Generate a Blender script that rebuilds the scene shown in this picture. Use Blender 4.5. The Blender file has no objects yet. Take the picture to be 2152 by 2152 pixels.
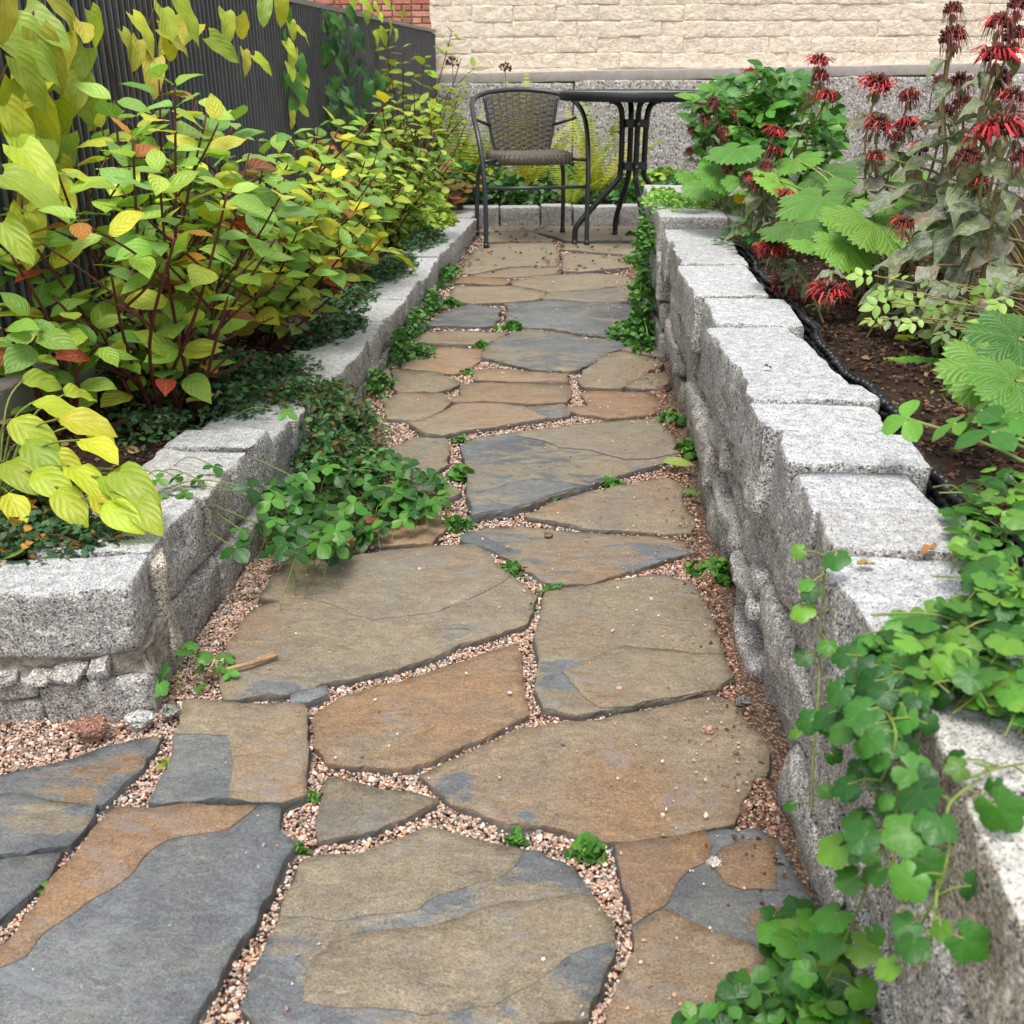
import bpy, bmesh, math, random
import numpy as np
from mathutils import Vector, Matrix, noise, geometry

# ------------------------------------------------------------------ camera, sky, sun, exposure
scene = bpy.context.scene
col = scene.collection
F_PX, CXY, CAM_H = 2172.0, 1076.0, 0.84
PITCH, YAW = math.radians(23.28), math.radians(3.48)
cam_data = bpy.data.cameras.new('camera')
cam_data.sensor_width = 36.0
cam_data.lens = 36.0 * F_PX / 2152.0
cam_data.clip_start = 0.02
cam_data.clip_end = 2000.0
cam_data.dof.use_dof = True
cam_data.dof.focus_distance = 2.1
cam_data.dof.aperture_fstop = 12.0
cam = bpy.data.objects.new('camera', cam_data)
col.objects.link(cam)
cam.location = (0, 0, CAM_H)
FWD = Vector((-math.sin(YAW) * math.cos(PITCH), math.cos(YAW) * math.cos(PITCH), -math.sin(PITCH)))
RGT = Vector((math.cos(YAW), math.sin(YAW), 0))
UPV = RGT.cross(FWD)
cam.rotation_euler = Matrix((RGT, UPV, -FWD)).transposed().to_euler()
scene.camera = cam

SUN_EL, SUN_AZ = math.radians(70), math.radians(-165)     # azimuth measured from +Y towards +X: high, from behind the camera
world = bpy.data.worlds.new('World')
scene.world = world
world.use_nodes = True
wn = world.node_tree
wn.nodes.clear()
w_out = wn.nodes.new('ShaderNodeOutputWorld')
w_bg = wn.nodes.new('ShaderNodeBackground')
w_sky = wn.nodes.new('ShaderNodeTexSky')
w_sky.sky_type = 'NISHITA'
w_sky.sun_disc = False
w_sky.sun_elevation = SUN_EL
w_sky.sun_rotation = SUN_AZ
w_sky.dust_density = 2.5
w_hs = wn.nodes.new('ShaderNodeHueSaturation')            # overcast: the same sky with little colour left
w_hs.inputs['Saturation'].default_value = 0.22
wn.links.new(w_sky.outputs['Color'], w_hs.inputs['Color'])
wn.links.new(w_hs.outputs['Color'], w_bg.inputs['Color'])
w_bg.inputs['Strength'].default_value = 0.15
wn.links.new(w_bg.outputs[0], w_out.inputs['Surface'])
sun_d = bpy.data.lights.new('sun', 'SUN')
sun_d.energy = 1.5
sun_d.angle = math.radians(22)
sun_d.color = (1.0, 0.95, 0.88)
sun = bpy.data.objects.new('sun', sun_d)
col.objects.link(sun)
sd = Vector((math.sin(SUN_AZ) * math.cos(SUN_EL), math.cos(SUN_AZ) * math.cos(SUN_EL), math.sin(SUN_EL)))
sun.rotation_euler = sd.to_track_quat('Z', 'Y').to_euler()
sun.location = sd * 20
scene.view_settings.view_transform = 'Standard'
scene.view_settings.look = 'None'
scene.view_settings.gamma = 1.0
scene.view_settings.exposure = 0.75
scene.cycles.max_bounces = 6
scene.cycles.diffuse_bounces = 3
scene.cycles.glossy_bounces = 2
scene.cycles.transmission_bounces = 3

# ------------------------------------------------------------------ helpers
R = random.Random(7)
NP = np.random.default_rng(11)

def ray(px, py):
    return FWD + RGT * ((px - CXY) / F_PX) + UPV * ((CXY - py) / F_PX)

def U(px, py, z=0.0):                       # photo point -> point on the level z
    r = ray(px, py)
    t = (z - CAM_H) / r.z
    return Vector((r.x * t, r.y * t, z))

K = 2152.0 / 1932.0
def D(x, y, z=0.0):                         # the same from the 1932 px view
    return U(x * K, y * K, z)

def DY(x, y, wy):                           # photo point -> point on the upright plane y = wy
    r = ray(x * K, y * K)
    t = wy / r.y
    return Vector((r.x * t, wy, CAM_H + r.z * t))

def lin(h):
    h = h.lstrip('#')
    out = []
    for i in (0, 2, 4):
        c = int(h[i:i + 2], 16) / 255.0
        out.append(c / 12.92 if c <= 0.04045 else ((c + 0.055) / 1.055) ** 2.4)
    return tuple(out)

def vary(c, rng, v=0.18, hue=0.06):
    k = 1 + rng.uniform(-v, v)
    return tuple(max(0.0, min(1.0, x * k * (1 + rng.uniform(-hue, hue)))) for x in c)

def fbm(p, s=1.0, o=3):
    return noise.fractal(Vector(p) * s, 0.9, 2.1, o)

def np_mesh(name, V, polys, uv=None, attrs=None, cols=None, smooth=True):
    """V (n,3); polys (m,k) array, all faces with k corners; uv per vertex"""
    me = bpy.data.meshes.new(name)
    V = np.asarray(V, dtype=np.float32); polys = np.asarray(polys, dtype=np.int32)
    n, (m, k) = len(V), polys.shape
    me.vertices.add(n); me.vertices.foreach_set('co', V.ravel())
    me.loops.add(m * k); me.loops.foreach_set('vertex_index', polys.ravel())
    me.polygons.add(m); me.polygons.foreach_set('loop_start', np.arange(0, m * k, k, dtype=np.int32))
    if uv is not None:
        l = me.uv_layers.new(name='uv')
        l.data.foreach_set('uv', np.asarray(uv, dtype=np.float32)[polys.ravel()].ravel())
    if cols is not None:
        a = me.attributes.new('col', 'FLOAT_COLOR', 'POINT')
        c4 = np.ones((n, 4), dtype=np.float32); c4[:, :3] = cols
        a.data.foreach_set('color', c4.ravel())
    me.polygons.foreach_set('use_smooth', np.full(m, smooth))
    me.update(calc_edges=True)
    return me

def py_mesh(name, V, Fc, uv=None, smooth=True):
    me = bpy.data.meshes.new(name)
    me.from_pydata([tuple(v) for v in V], [], Fc)
    if uv is not None:
        l = me.uv_layers.new(name='uv')
        for lp in me.loops:
            l.data[lp.index].uv = uv[lp.vertex_index]
    me.polygons.foreach_set('use_smooth', [smooth] * len(me.polygons))
    me.update()
    return me

def obj(name, me, mat=None, parent=None, mtx=None, color=None, kind=None):
    o = bpy.data.objects.new(name, me)
    col.objects.link(o)
    if mat is not None and me is not None and len(me.materials) == 0:
        me.materials.append(mat)
    if parent is not None:
        o.parent = parent
    if mtx is not None:
        o.matrix_basis = mtx
    if color is not None:
        o.color = (*color[:3], 1.0)
    if kind:
        o['kind'] = kind
    return o

def tag(o, label, cat, group=None, kind=None):
    o['label'] = label
    o['category'] = cat
    if group: o['group'] = group
    if kind: o['kind'] = kind
    return o

def thing(name, label, cat, loc=(0, 0, 0), rotz=0.0, group=None):
    o = bpy.data.objects.new(name, None)
    o.empty_display_size = 0.05
    col.objects.link(o)
    o.location = loc
    o.rotation_euler = (0, 0, rotz)
    return tag(o, label, cat, group)

def T(v): return Matrix.Translation(Vector(v))

def frame(loc, axis, up, s=1.0, sx=None):
    y = Vector(axis).normalized()
    x = y.cross(Vector(up))
    if x.length < 1e-4: x = y.cross(Vector((0.3, 0.7, 0.2)))
    x.normalize()
    z = x.cross(y)
    m = Matrix((x, y, z)).transposed().to_4x4()
    return T(loc) @ m @ Matrix.Diagonal(((sx or s), s, s, 1))

def tube(pts, rad, seg=6, cap=True):
    pts = [Vector(p) for p in pts]
    n = len(pts)
    if not hasattr(rad, '__len__'): rad = [rad] * n
    V, Fc = [], []
    ref = None
    for i, p in enumerate(pts):
        t = (pts[min(i + 1, n - 1)] - pts[max(i - 1, 0)])
        if t.length < 1e-9: t = Vector((0, 0, 1))
        t.normalize()
        if ref is None:
            ref = t.orthogonal().normalized()
        ref = (ref - t * ref.dot(t))
        if ref.length < 1e-6: ref = t.orthogonal()
        ref.normalize()
        b = t.cross(ref)
        for k in range(seg):
            a = 2 * math.pi * k / seg
            V.append(p + (ref * math.cos(a) + b * math.sin(a)) * rad[i])
    for i in range(n - 1):
        for k in range(seg):
            a, b2 = i * seg + k, i * seg + (k + 1) % seg
            Fc.append((a, b2, b2 + seg, a + seg))
    if cap:
        Fc.append(tuple(range(seg - 1, -1, -1)))
        Fc.append(tuple((n - 1) * seg + k for k in range(seg)))
    return V, Fc

def join(parts):
    V, Fc = [], []
    for v, f in parts:
        o = len(V)
        V += list(v)
        Fc += [tuple(i + o for i in q) for q in f]
    return V, Fc

def smooth_path(pts, n=6):
    pts = [Vector(p) for p in pts]
    out = []
    for i in range(len(pts) - 1):
        p0 = pts[max(i - 1, 0)]; p1 = pts[i]; p2 = pts[i + 1]; p3 = pts[min(i + 2, len(pts) - 1)]
        for k in range(n):
            t = k / n
            out.append(0.5 * ((2 * p1) + (p2 - p0) * t + (2 * p0 - 5 * p1 + 4 * p2 - p3) * t * t + (3 * p1 - p0 - 3 * p2 + p3) * t ** 3))
    out.append(pts[-1])
    return out

def box_vf(c, h):
    (x, y, z), (a, b, d) = c, h
    V = [Vector((x + sx * a, y + sy * b, z + sz * d)) for sx in (-1, 1) for sy in (-1, 1) for sz in (-1, 1)]
    Fc = [(0, 1, 3, 2), (4, 6, 7, 5), (0, 4, 5, 1), (2, 3, 7, 6), (0, 2, 6, 4), (1, 5, 7, 3)]
    return V, Fc

def rel(vs, parent):
    l = parent.location
    return [Vector(v) - l for v in vs]

# ------------------------------------------------------------------ materials
class NT:
    def __init__(self, name):
        self.m = bpy.data.materials.new(name)
        self.m.use_nodes = True
        self.t = self.m.node_tree
        self.t.nodes.clear()
        self.out = self.n('OutputMaterial')
    def n(self, kind, **kw):
        nd = self.t.nodes.new('ShaderNode' + kind)
        for k, v in kw.items(): setattr(nd, k, v)
        return nd
    def put(self, sock, v):
        if isinstance(v, bpy.types.NodeSocket): self.t.links.new(v, sock)
        elif v is not None:
            if hasattr(sock.default_value, '__len__') and not hasattr(v, '__len__'): v = [v] * len(sock.default_value)
            if hasattr(sock.default_value, '__len__') and len(sock.default_value) == 4 and len(v) == 3: v = (*v, 1)
            sock.default_value = v
    def math(self, op, a, b=None, c=None, clamp=False):
        nd = self.n('Math', operation=op, use_clamp=clamp)
        for s, v in zip(nd.inputs, (a, b, c)): self.put(s, v)
        return nd.outputs[0]
    def vmath(self, op, a, b=None, s=None):
        nd = self.n('VectorMath', operation=op)
        self.put(nd.inputs[0], a)
        if b is not None: self.put(nd.inputs[1], b)
        if s is not None: self.put(nd.inputs['Scale'], s)
        return nd.outputs[0]
    def mix(self, f, a, b, mode='MIX'):
        nd = self.n('MixRGB', blend_type=mode)
        self.put(nd.inputs[0], f); self.put(nd.inputs[1], a); self.put(nd.inputs[2], b)
        return nd.outputs[0]
    def noise(self, v, scale, detail=4, rough=0.55, dist=0.0, out='Fac'):
        nd = self.n('TexNoise')
        self.put(nd.inputs['Vector'], v); nd.inputs['Scale'].default_value = scale
        nd.inputs['Detail'].default_value = detail; nd.inputs['Roughness'].default_value = rough
        nd.inputs['Distortion'].default_value = dist
        return nd.outputs[0] if out == 'Fac' else nd.outputs['Color']
    def voro(self, v, scale, feature='F1', out='Distance'):
        nd = self.n('TexVoronoi', feature=feature)
        self.put(nd.inputs['Vector'], v); nd.inputs['Scale'].default_value = scale
        return nd.outputs[out]
    def step(self, v, lo, hi):
        nd = self.n('MapRange', interpolation_type='SMOOTHSTEP')
        self.put(nd.inputs['Value'], v); nd.inputs['From Min'].default_value = lo; nd.inputs['From Max'].default_value = hi
        return nd.outputs['Result']
    def coord(self, rnd=True, scale=(1, 1, 1)):
        c = self.n('TexCoord').outputs['Object']
        if scale != (1, 1, 1): c = self.vmath('MULTIPLY', c, scale)
        if rnd:
            r = self.n('ObjectInfo').outputs['Random']
            cb = self.n('CombineXYZ')
            for i, k in enumerate((37.0, 53.0, 71.0)): self.put(cb.inputs[i], self.math('MULTIPLY', r, k))
            c = self.vmath('ADD', c, cb.outputs[0])
        return c
    def attr(self, name, out='Fac'):
        nd = self.n('Attribute', attribute_name=name)
        return nd.outputs[out]
    def bump(self, h, strength=0.5, dist=0.01, normal=None):
        nd = self.n('Bump')
        self.put(nd.inputs['Height'], h); nd.inputs['Strength'].default_value = strength; nd.inputs['Distance'].default_value = dist
        if normal is not None: self.put(nd.inputs['Normal'], normal)
        return nd.outputs[0]
    def bsdf(self, color, rough=0.6, spec=0.4, normal=None, metal=0.0, finish=True, **kw):
        b = self.n('BsdfPrincipled')
        self.put(b.inputs['Base Color'], color); self.put(b.inputs['Roughness'], rough)
        self.put(b.inputs['Specular IOR Level'], spec); self.put(b.inputs['Metallic'], metal)
        if normal is not None: self.put(b.inputs['Normal'], normal)
        for k, v in kw.items(): self.put(b.inputs[k.replace('_', ' ')], v)
        if finish: self.t.links.new(b.outputs[0], self.out.inputs['Surface'])
        return b

def mat_slate():
    t = NT('slate')
    c = t.coord()
    info = t.n('ObjectInfo').outputs['Color']
    sep = t.n('SeparateColor'); t.put(sep.inputs[0], info)
    light = sep.outputs[2]
    lam, rust = t.attr('lam'), t.attr('rust')
    cs = t.vmath('MULTIPLY', c, (0.8, 1.5, 1.0))
    n1 = t.noise(cs, 5.5, 8, 0.62, 0.8)
    n1b = t.noise(cs, 17, 6, 0.65, 1.2)
    v = t.math('ADD', lam, t.math('MULTIPLY', t.math('SUBTRACT', n1, 0.5), 3.6))
    v = t.math('ADD', v, t.math('MULTIPLY', t.math('SUBTRACT', n1b, 0.5), 2.4))
    mask = t.step(v, -0.22, 0.26)
    mask2 = t.step(v, 0.45, 0.62)
    n2 = t.noise(c, 3.2, 6, 0.6, 0.5)
    n3 = t.noise(c, 9, 7, 0.7, 0.4)
    blue = t.mix(t.step(n2, 0.3, 0.7), lin('#5a6068'), lin('#7f8589'))
    blue = t.mix(t.step(n3, 0.45, 0.75), blue, lin('#7b7c76'))
    rv = t.math('ADD', rust, t.math('MULTIPLY', t.math('SUBTRACT', n2, 0.5), 1.9))
    tan = t.mix(t.step(n3, 0.3, 0.7), lin('#8c8272'), lin('#a0937b'))
    rustc = t.mix(t.step(n3, 0.35, 0.7), lin('#a37e58'), lin('#8e6f59'))
    tan = t.mix(t.math('MULTIPLY', t.step(rv, 0.1, 0.85), 0.8), tan, rustc)
    tan = t.mix(t.math('MULTIPLY', t.step(t.noise(c, 2.3, 5, 0.6, 0.3), 0.52, 0.72), 0.45), tan, lin('#7f7d78'))
    cc = t.mix(mask, blue, tan)
    # fibrous cleavage: fine pale scratches in many directions and dark specks
    ang = t.noise(c, 8, 3, 0.5, 0, 'Color')
    fine = t.noise(t.vmath('ADD', t.vmath('MULTIPLY', c, (1, 4, 1)), t.vmath('SCALE', ang, s=0.35)), 95, 5, 0.75, 2.2)
    cc = t.mix(1.0, cc, t.mix(t.step(fine, 0.25, 0.78), (0.55, 0.55, 0.56), (1.5, 1.5, 1.48)), 'MULTIPLY')
    mot = t.noise(cs, 26, 6, 0.7, 1.5)
    cc = t.mix(1.0, cc, t.mix(t.step(mot, 0.3, 0.7), (0.78, 0.78, 0.8), (1.2, 1.19, 1.16)), 'MULTIPLY')
    scr = t.noise(t.vmath('MULTIPLY', c, (2, 1, 1)), 70, 4, 0.7, 7.0)
    cc = t.mix(t.math('MULTIPLY', t.math('SUBTRACT', 1.0, t.step(t.math('ABSOLUTE', t.math('SUBTRACT', scr, 0.5)), 0.0, 0.014)), 0.5), cc, lin('#bdb6a8'))
    edge = t.math('MULTIPLY', mask, t.math('SUBTRACT', 1.0, mask))
    cc = t.mix(t.math('MULTIPLY', edge, 0.7, clamp=True), cc, lin('#a3a4a2'))
    salt = t.noise(c, 420, 2, 0.6, 1.0)
    cc = t.mix(1.0, cc, t.mix(t.step(salt, 0.3, 0.7), (0.66, 0.66, 0.67), (1.36, 1.36, 1.34)), 'MULTIPLY')
    vn = t.math('ABSOLUTE', t.math('SUBTRACT', t.noise(cs, 4.2, 7, 0.62, 1.4), 0.5))
    vn = t.math('MULTIPLY', t.math('SUBTRACT', 1.0, t.step(vn, 0.0, 0.03)), t.step(n2, 0.42, 0.6))
    cc = t.mix(t.math('MULTIPLY', vn, 0.5), cc, lin('#90959a'))
    speck = t.voro(c, 160)
    cc = t.mix(t.math('MULTIPLY', t.math('SUBTRACT', 1.0, t.step(speck, 0.08, 0.2)), 0.5), cc, lin('#4c443c'))
    cc = t.mix(1.0, cc, t.vmath('SCALE', (0.86, 0.85, 0.84), s=light), 'MULTIPLY')
    # riven side faces are darker stone, fresh cleaved
    side = t.attr('side')
    cc = t.mix(side, cc, t.mix(n3, lin('#3f4145'), lin('#62615e')))
    h = t.math('ADD', t.math('MULTIPLY', mask, 0.0022), t.math('MULTIPLY', mask2, 0.0011))
    h = t.math('ADD', h, t.math('MULTIPLY', n3, 0.0055))
    h = t.math('ADD', h, t.math('MULTIPLY', n1b, 0.004))
    h = t.math('ADD', h, t.math('MULTIPLY', fine, 0.0018))
    b4 = t.bump(h, 0.75, 1.0)
    ro = t.math('ADD', 0.36, t.math('MULTIPLY', fine, 0.3))
    t.bsdf(cc, ro, 0.42, b4)
    return t.m

def mat_granite(name, light, dark, speck, bumpy, warm=0.12, gs=330.0, blot=0.3):
    t = NT(name)
    c = t.coord()
    tint = t.n('ObjectInfo').outputs['Color']
    n0 = t.noise(c, 7, 5, 0.6, 0.3)
    g1 = t.noise(c, gs, 2, 0.6, 0.3)
    g2 = t.voro(c, gs * 0.7, out='Color')
    sp = t.n('SeparateColor'); t.put(sp.inputs[0], g2)
    cc = t.mix(t.step(g1, 0.36, 0.62), lin(dark), lin(light))
    cc = t.mix(t.math('MULTIPLY', t.step(sp.outputs[0], 0.86 - speck, 0.9), 0.85), cc, lin('#2c2b2b'))
    cc = t.mix(t.math('MULTIPLY', t.step(sp.outputs[1], 0.75, 0.85), 0.6), cc, lin('#f0ece6'))
    mid = t.noise(c, 60, 4, 0.7, 0.4)
    cc = t.mix(1.0, cc, t.mix(t.step(mid, 0.3, 0.7), (0.72, 0.72, 0.73), (1.2, 1.2, 1.18)), 'MULTIPLY')
    cc = t.mix(t.math('MULTIPLY', t.step(n0, 0.55, 0.8), warm), cc, lin('#9a7350'))
    cc = t.mix(t.math('MULTIPLY', t.step(t.noise(c, 16, 5, 0.7, 1.0), 0.56, 0.75), blot), cc, lin('#54504b'))
    cc = t.mix(1.0, cc, tint, 'MULTIPLY')
    hh = t.math('ADD', t.math('MULTIPLY', t.noise(c, 28, 5, 0.66, 0.2), 0.02), t.math('MULTIPLY', g1, 0.0025))
    b = t.bump(hh, bumpy, 1.0)
    t.bsdf(cc, 0.78, 0.3, b)
    return t.m

def mat_simple(name, hexc, rough=0.6, spec=0.4, metal=0.0, ns=30, var=0.25, bump=0.2, bd=0.004, obj_col=False):
    t = NT(name)
    c = t.coord()
    n = t.noise(c, ns, 5, 0.6, 0.2)
    base = t.n('ObjectInfo').outputs['Color'] if obj_col else lin(hexc)
    cc = t.mix(1.0, base, t.mix(t.step(n, 0.25, 0.75), (1 - var,) * 3, (1 + var,) * 3), 'MULTIPLY')
    t.bsdf(cc, t.math('ADD', rough - 0.08, t.math('MULTIPLY', n, 0.16)), spec, t.bump(n, bump, bd), metal)
    return t.m

def mat_leaf(name, attr=False, veins=7.0, slope=0.45, vein_amt=0.45, trans=0.3, rough=0.42, blotch=0.35, pale=None, bumpk=0.5):
    t = NT(name)
    base = t.attr('col', 'Color') if attr else t.n('ObjectInfo').outputs['Color']
    uv = t.n('UVMap'); uv.uv_map = 'uv'
    s = t.n('SeparateXYZ'); t.put(s.inputs[0], uv.outputs[0])
    a = t.math('MULTIPLY', t.math('ABSOLUTE', t.math('SUBTRACT', s.outputs[0], 0.5)), 2.0)
    ph = t.math('SUBTRACT', t.math('MULTIPLY', s.outputs[1], veins), t.math('MULTIPLY', t.math('POWER', a, 1.3), veins * slope))
    fr = t.math('ABSOLUTE', t.math('SUBTRACT', t.math('FRACT', ph), 0.5))        # 0.5 on the vein
    side = t.step(fr, 0.40, 0.49)
    mid = t.math('SUBTRACT', 1.0, t.step(a, 0.02, 0.09))
    vein = t.math('MAXIMUM', t.math('MULTIPLY', side, 0.55), mid)
    c = t.coord()
    n = t.noise(c, 2.2 if not attr else 30, 4, 0.6, 0.3)
    n2 = t.noise(c, 26 if not attr else 120, 3, 0.6, 0.2)
    cc = t.mix(t.math('MULTIPLY', t.step(n, 0.45, 0.75), blotch), base, t.mix(1.0, base, (1.3, 1.1, 0.65), 'MULTIPLY'))
    cc = t.mix(1.0, cc, t.mix(n2, (0.8, 0.8, 0.8), (1.2, 1.2, 1.2)), 'MULTIPLY')
    cc = t.mix(t.math('MULTIPLY', vein, vein_amt), cc, t.mix(0.5, t.mix(1.0, base, (1.5, 1.45, 1.3), 'MULTIPLY'), lin('#d8e2a8')))
    if pale is not None:
        cc = t.mix(t.math('MULTIPLY', t.step(t.noise(c, 5.0, 5, 0.7, 0.4), 0.42, 0.62), pale), cc, lin('#b4b6ae'))
    h = t.math('SUBTRACT', t.math('SINE', t.math('MULTIPLY', fr, math.pi)), t.math('MULTIPLY', mid, 1.0))
    bmp = t.bump(t.math('MULTIPLY', h, -1.0), bumpk, 0.0016 if not attr else 0.0008)
    b = t.bsdf(cc, rough, 0.45, bmp, finish=False)
    tr = t.n('BsdfTranslucent')
    t.put(tr.inputs[0], t.mix(1.0, cc, (1.15, 1.15, 0.6), 'MULTIPLY'))
    mx = t.n('MixShader'); mx.inputs[0].default_value = trans
    t.t.links.new(b.outputs[0], mx.inputs[1]); t.t.links.new(tr.outputs[0], mx.inputs[2])
    t.t.links.new(mx.outputs[0], t.out.inputs['Surface'])
    return t.m

def mat_attr(name, rough=0.8, spec=0.3, ns=300, var=0.25):
    t = NT(name)
    c = t.n('TexCoord').outputs['Object']
    n = t.noise(c, ns, 3, 0.6)
    cc = t.mix(1.0, t.attr('col', 'Color'), t.mix(n, (1 - var,) * 3, (1 + var,) * 3), 'MULTIPLY')
    t.bsdf(cc, rough, spec, t.bump(n, 0.3, 0.001))
    return t.m

def mat_soil():
    t = NT('soil')
    c = t.coord(False)
    n = t.noise(c, 22, 8, 0.7, 0.4)
    g = t.noise(c, 130, 4, 0.7, 0.4)
    cc = t.mix(t.step(n, 0.3, 0.7), lin('#2e241d'), lin('#4a3a2e'))
    cc = t.mix(t.math('MULTIPLY', t.step(g, 0.55, 0.75), 0.6), cc, lin('#6b5443'))
    b = t.bump(t.math('ADD', t.math('MULTIPLY', n, 0.03), t.math('MULTIPLY', g, 0.008)), 0.8, 1.0)
    t.bsdf(cc, 0.9, 0.2, b)
    return t.m

def mat_gravel_base():
    t = NT('gravel_base')
    c = t.coord(False)
    v = t.n('TexVoronoi'); t.put(v.inputs['Vector'], c); v.inputs['Scale'].default_value = 190
    sp = t.n('SeparateColor'); t.put(sp.inputs[0], v.outputs['Color'])
    cc = t.mix(sp.outputs[0], lin('#8a6a56'), lin('#c0a48e'))
    cc = t.mix(t.step(sp.outputs[1], 0.7, 0.8), cc, lin('#7a706a'))
    cc = t.mix(t.math('MULTIPLY', t.step(v.outputs['Distance'], 0.3, 0.7), 0.8), cc, lin('#4a382e'))
    t.bsdf(cc, 0.9, 0.2, t.bump(t.math('SUBTRACT', 1.0, v.outputs['Distance']), 1.0, 0.006))
    return t.m

def mat_paint_brick():
    t = NT('cream_paint')
    c = t.coord()
    n = t.noise(c, 14, 7, 0.65, 0.6); g = t.noise(c, 90, 5, 0.65, 0.4)
    cr = t.math('ABSOLUTE', t.math('SUBTRACT', t.noise(t.vmath('MULTIPLY', c, (1, 1, 2.5)), 9, 6, 0.6, 1.0), 0.5))
    cc = t.mix(t.step(n, 0.3, 0.7), lin('#f1dec8'), lin('#f9ead6'))
    cc = t.mix(t.math('MULTIPLY', t.step(t.noise(c, 5, 5, 0.6, 0.4), 0.55, 0.75), 0.3), cc, lin('#e2cfb2'))
    hh = t.math('ADD', t.math('MULTIPLY', n, 0.02), t.math('ADD', t.math('MULTIPLY', t.step(cr, 0.0, 0.03), 0.003), t.math('MULTIPLY', g, 0.004)))
    b = t.bump(hh, 0.9, 1.0)
    t.bsdf(cc, 0.65, 0.3, b)
    return t.m

M = {}
M['slate'] = mat_slate()
M['sawn'] = mat_granite('granite_sawn', '#bfc0c2', '#97999c', 0.0, 0.16, 0.06, 900.0, 0.08)
M['split'] = mat_granite('granite_split', '#b8b6b2', '#6f6c69', 0.05, 0.5, 0.14, 620.0)
M['plinth'] = mat_granite('granite_plinth', '#b9b3ad', '#918b86', 0.04, 0.5, 0.22, 150.0)
M['cement'] = mat_simple('cement', '#a9a29b', 0.85, 0.2, 0, 20, 0.12, 0.3, 0.006)
M['mortar'] = mat_simple('mortar', '#a89e92', 0.92, 0.2, 0, 55, 0.4, 1.0, 0.03)
M['fill'] = mat_simple('wall_core_fill', '#4a443e', 0.95, 0.1, 0, 40, 0.4, 0.9, 0.012)
M['cream'] = mat_paint_brick()
M['brick'] = mat_simple('red_brick', '#b0614a', 0.85, 0.2, 0, 30, 0.3, 0.5, 0.008, True)
M['brick_joint'] = mat_simple('brick_joint', '#b3a79a', 0.9, 0.2, 0, 30, 0.2, 0.4, 0.006)
M['fence'] = mat_simple('fence_charcoal', '#3a3b3f', 0.42, 0.5, 0, 8, 0.25, 0.05, 0.002)
M['fence_back'] = mat_simple('fence_backing', '#232427', 0.6, 0.4, 0, 8, 0.2, 0.05, 0.002)
M['fence_fin'] = mat_simple('fence_fin', '#6b6c70', 0.4, 0.5, 0, 8, 0.2, 0.05, 0.002)  # paler than the slats: light caught by the thin fins is painted in
M['metal'] = mat_simple('dark_powder_coat', '#3c4046', 0.33, 0.55, 0.25, 60, 0.12, 0.05, 0.001)
M['metal_black'] = mat_simple('black_powder_coat', '#26282b', 0.32, 0.55, 0.2, 60, 0.12, 0.05, 0.001)
M['steel'] = mat_simple('bolt_steel', '#b9b9b6', 0.3, 0.5, 0.9, 60, 0.1, 0.05, 0.001)
M['wicker'] = mat_simple('wicker', '#5f564d', 0.55, 0.4, 0, 140, 0.45, 0.4, 0.003)
M['glass'] = mat_simple('smoked_table_glass', '#6f7478', 0.08, 0.6, 0, 6, 0.05, 0.0, 0.001)
M['soil'] = mat_soil()
M['ground'] = mat_simple('ground_earth', '#6b6358', 0.95, 0.2, 0, 6, 0.3, 0.4, 0.02)
M['gravel_base'] = mat_gravel_base()
M['pebble'] = mat_attr('gravel_stone', 0.8, 0.3, 500, 0.2)
M['crumb'] = mat_attr('soil_crumb', 0.92, 0.2, 300, 0.3)
M['rubber'] = mat_simple('black_membrane', '#1b1c20', 0.4, 0.5, 0, 60, 0.2, 0.1, 0.002)
M['leaf'] = mat_leaf('leaf_ovate', veins=5.0, vein_amt=0.42, trans=0.34, rough=0.38, bumpk=0.8, blotch=0.2)
M['leaf_big'] = mat_leaf('leaf_heart', veins=4.0, slope=0.6, vein_amt=0.22, trans=0.36, blotch=0.5)
M['leaf_palm'] = mat_leaf('leaf_lobed', veins=5.0, slope=0.5, vein_amt=0.3, trans=0.25, bumpk=0.8)
M['leaf_soft'] = mat_leaf('leaf_soft', veins=3.0, slope=0.4, vein_amt=0.10, trans=0.26, blotch=0.25, bumpk=0.1, rough=0.4)
M['leaf_mildew'] = mat_leaf('leaf_mildewed', veins=6.0, vein_amt=0.3, trans=0.15, rough=0.75, pale=0.5)
M['leaf_small'] = mat_leaf('leaf_small', attr=True, veins=4.0, vein_amt=0.25, trans=0.22)
M['frond'] = mat_leaf('fern_frond', veins=1.0, vein_amt=0.0, trans=0.3, blotch=0.4)
M['stem_red'] = mat_simple('stem_red', '#5a2a26', 0.5, 0.4, 0, 60, 0.3, 0.2, 0.002)
M['stem_green'] = mat_simple('stem_green', '#7d8f45', 0.55, 0.4, 0, 60, 0.3, 0.2, 0.002)
M['stem_brown'] = mat_simple('stem_brown', '#5b4434', 0.8, 0.2, 0, 60, 0.3, 0.4, 0.002)
M['stem_dry'] = mat_simple('stem_dry', '#8a7d58', 0.8, 0.2, 0, 60, 0.3, 0.4, 0.002)
M['twig'] = mat_simple('twig_bark', '#a98a66', 0.85, 0.2, 0, 60, 0.35, 0.6, 0.003)
M['petal'] = mat_attr('petal', 0.6, 0.3, 200, 0.25)
M['dry_leaf'] = mat_leaf('dry_leaf', veins=5.0, vein_amt=0.2, trans=0.1, rough=0.7)

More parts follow.
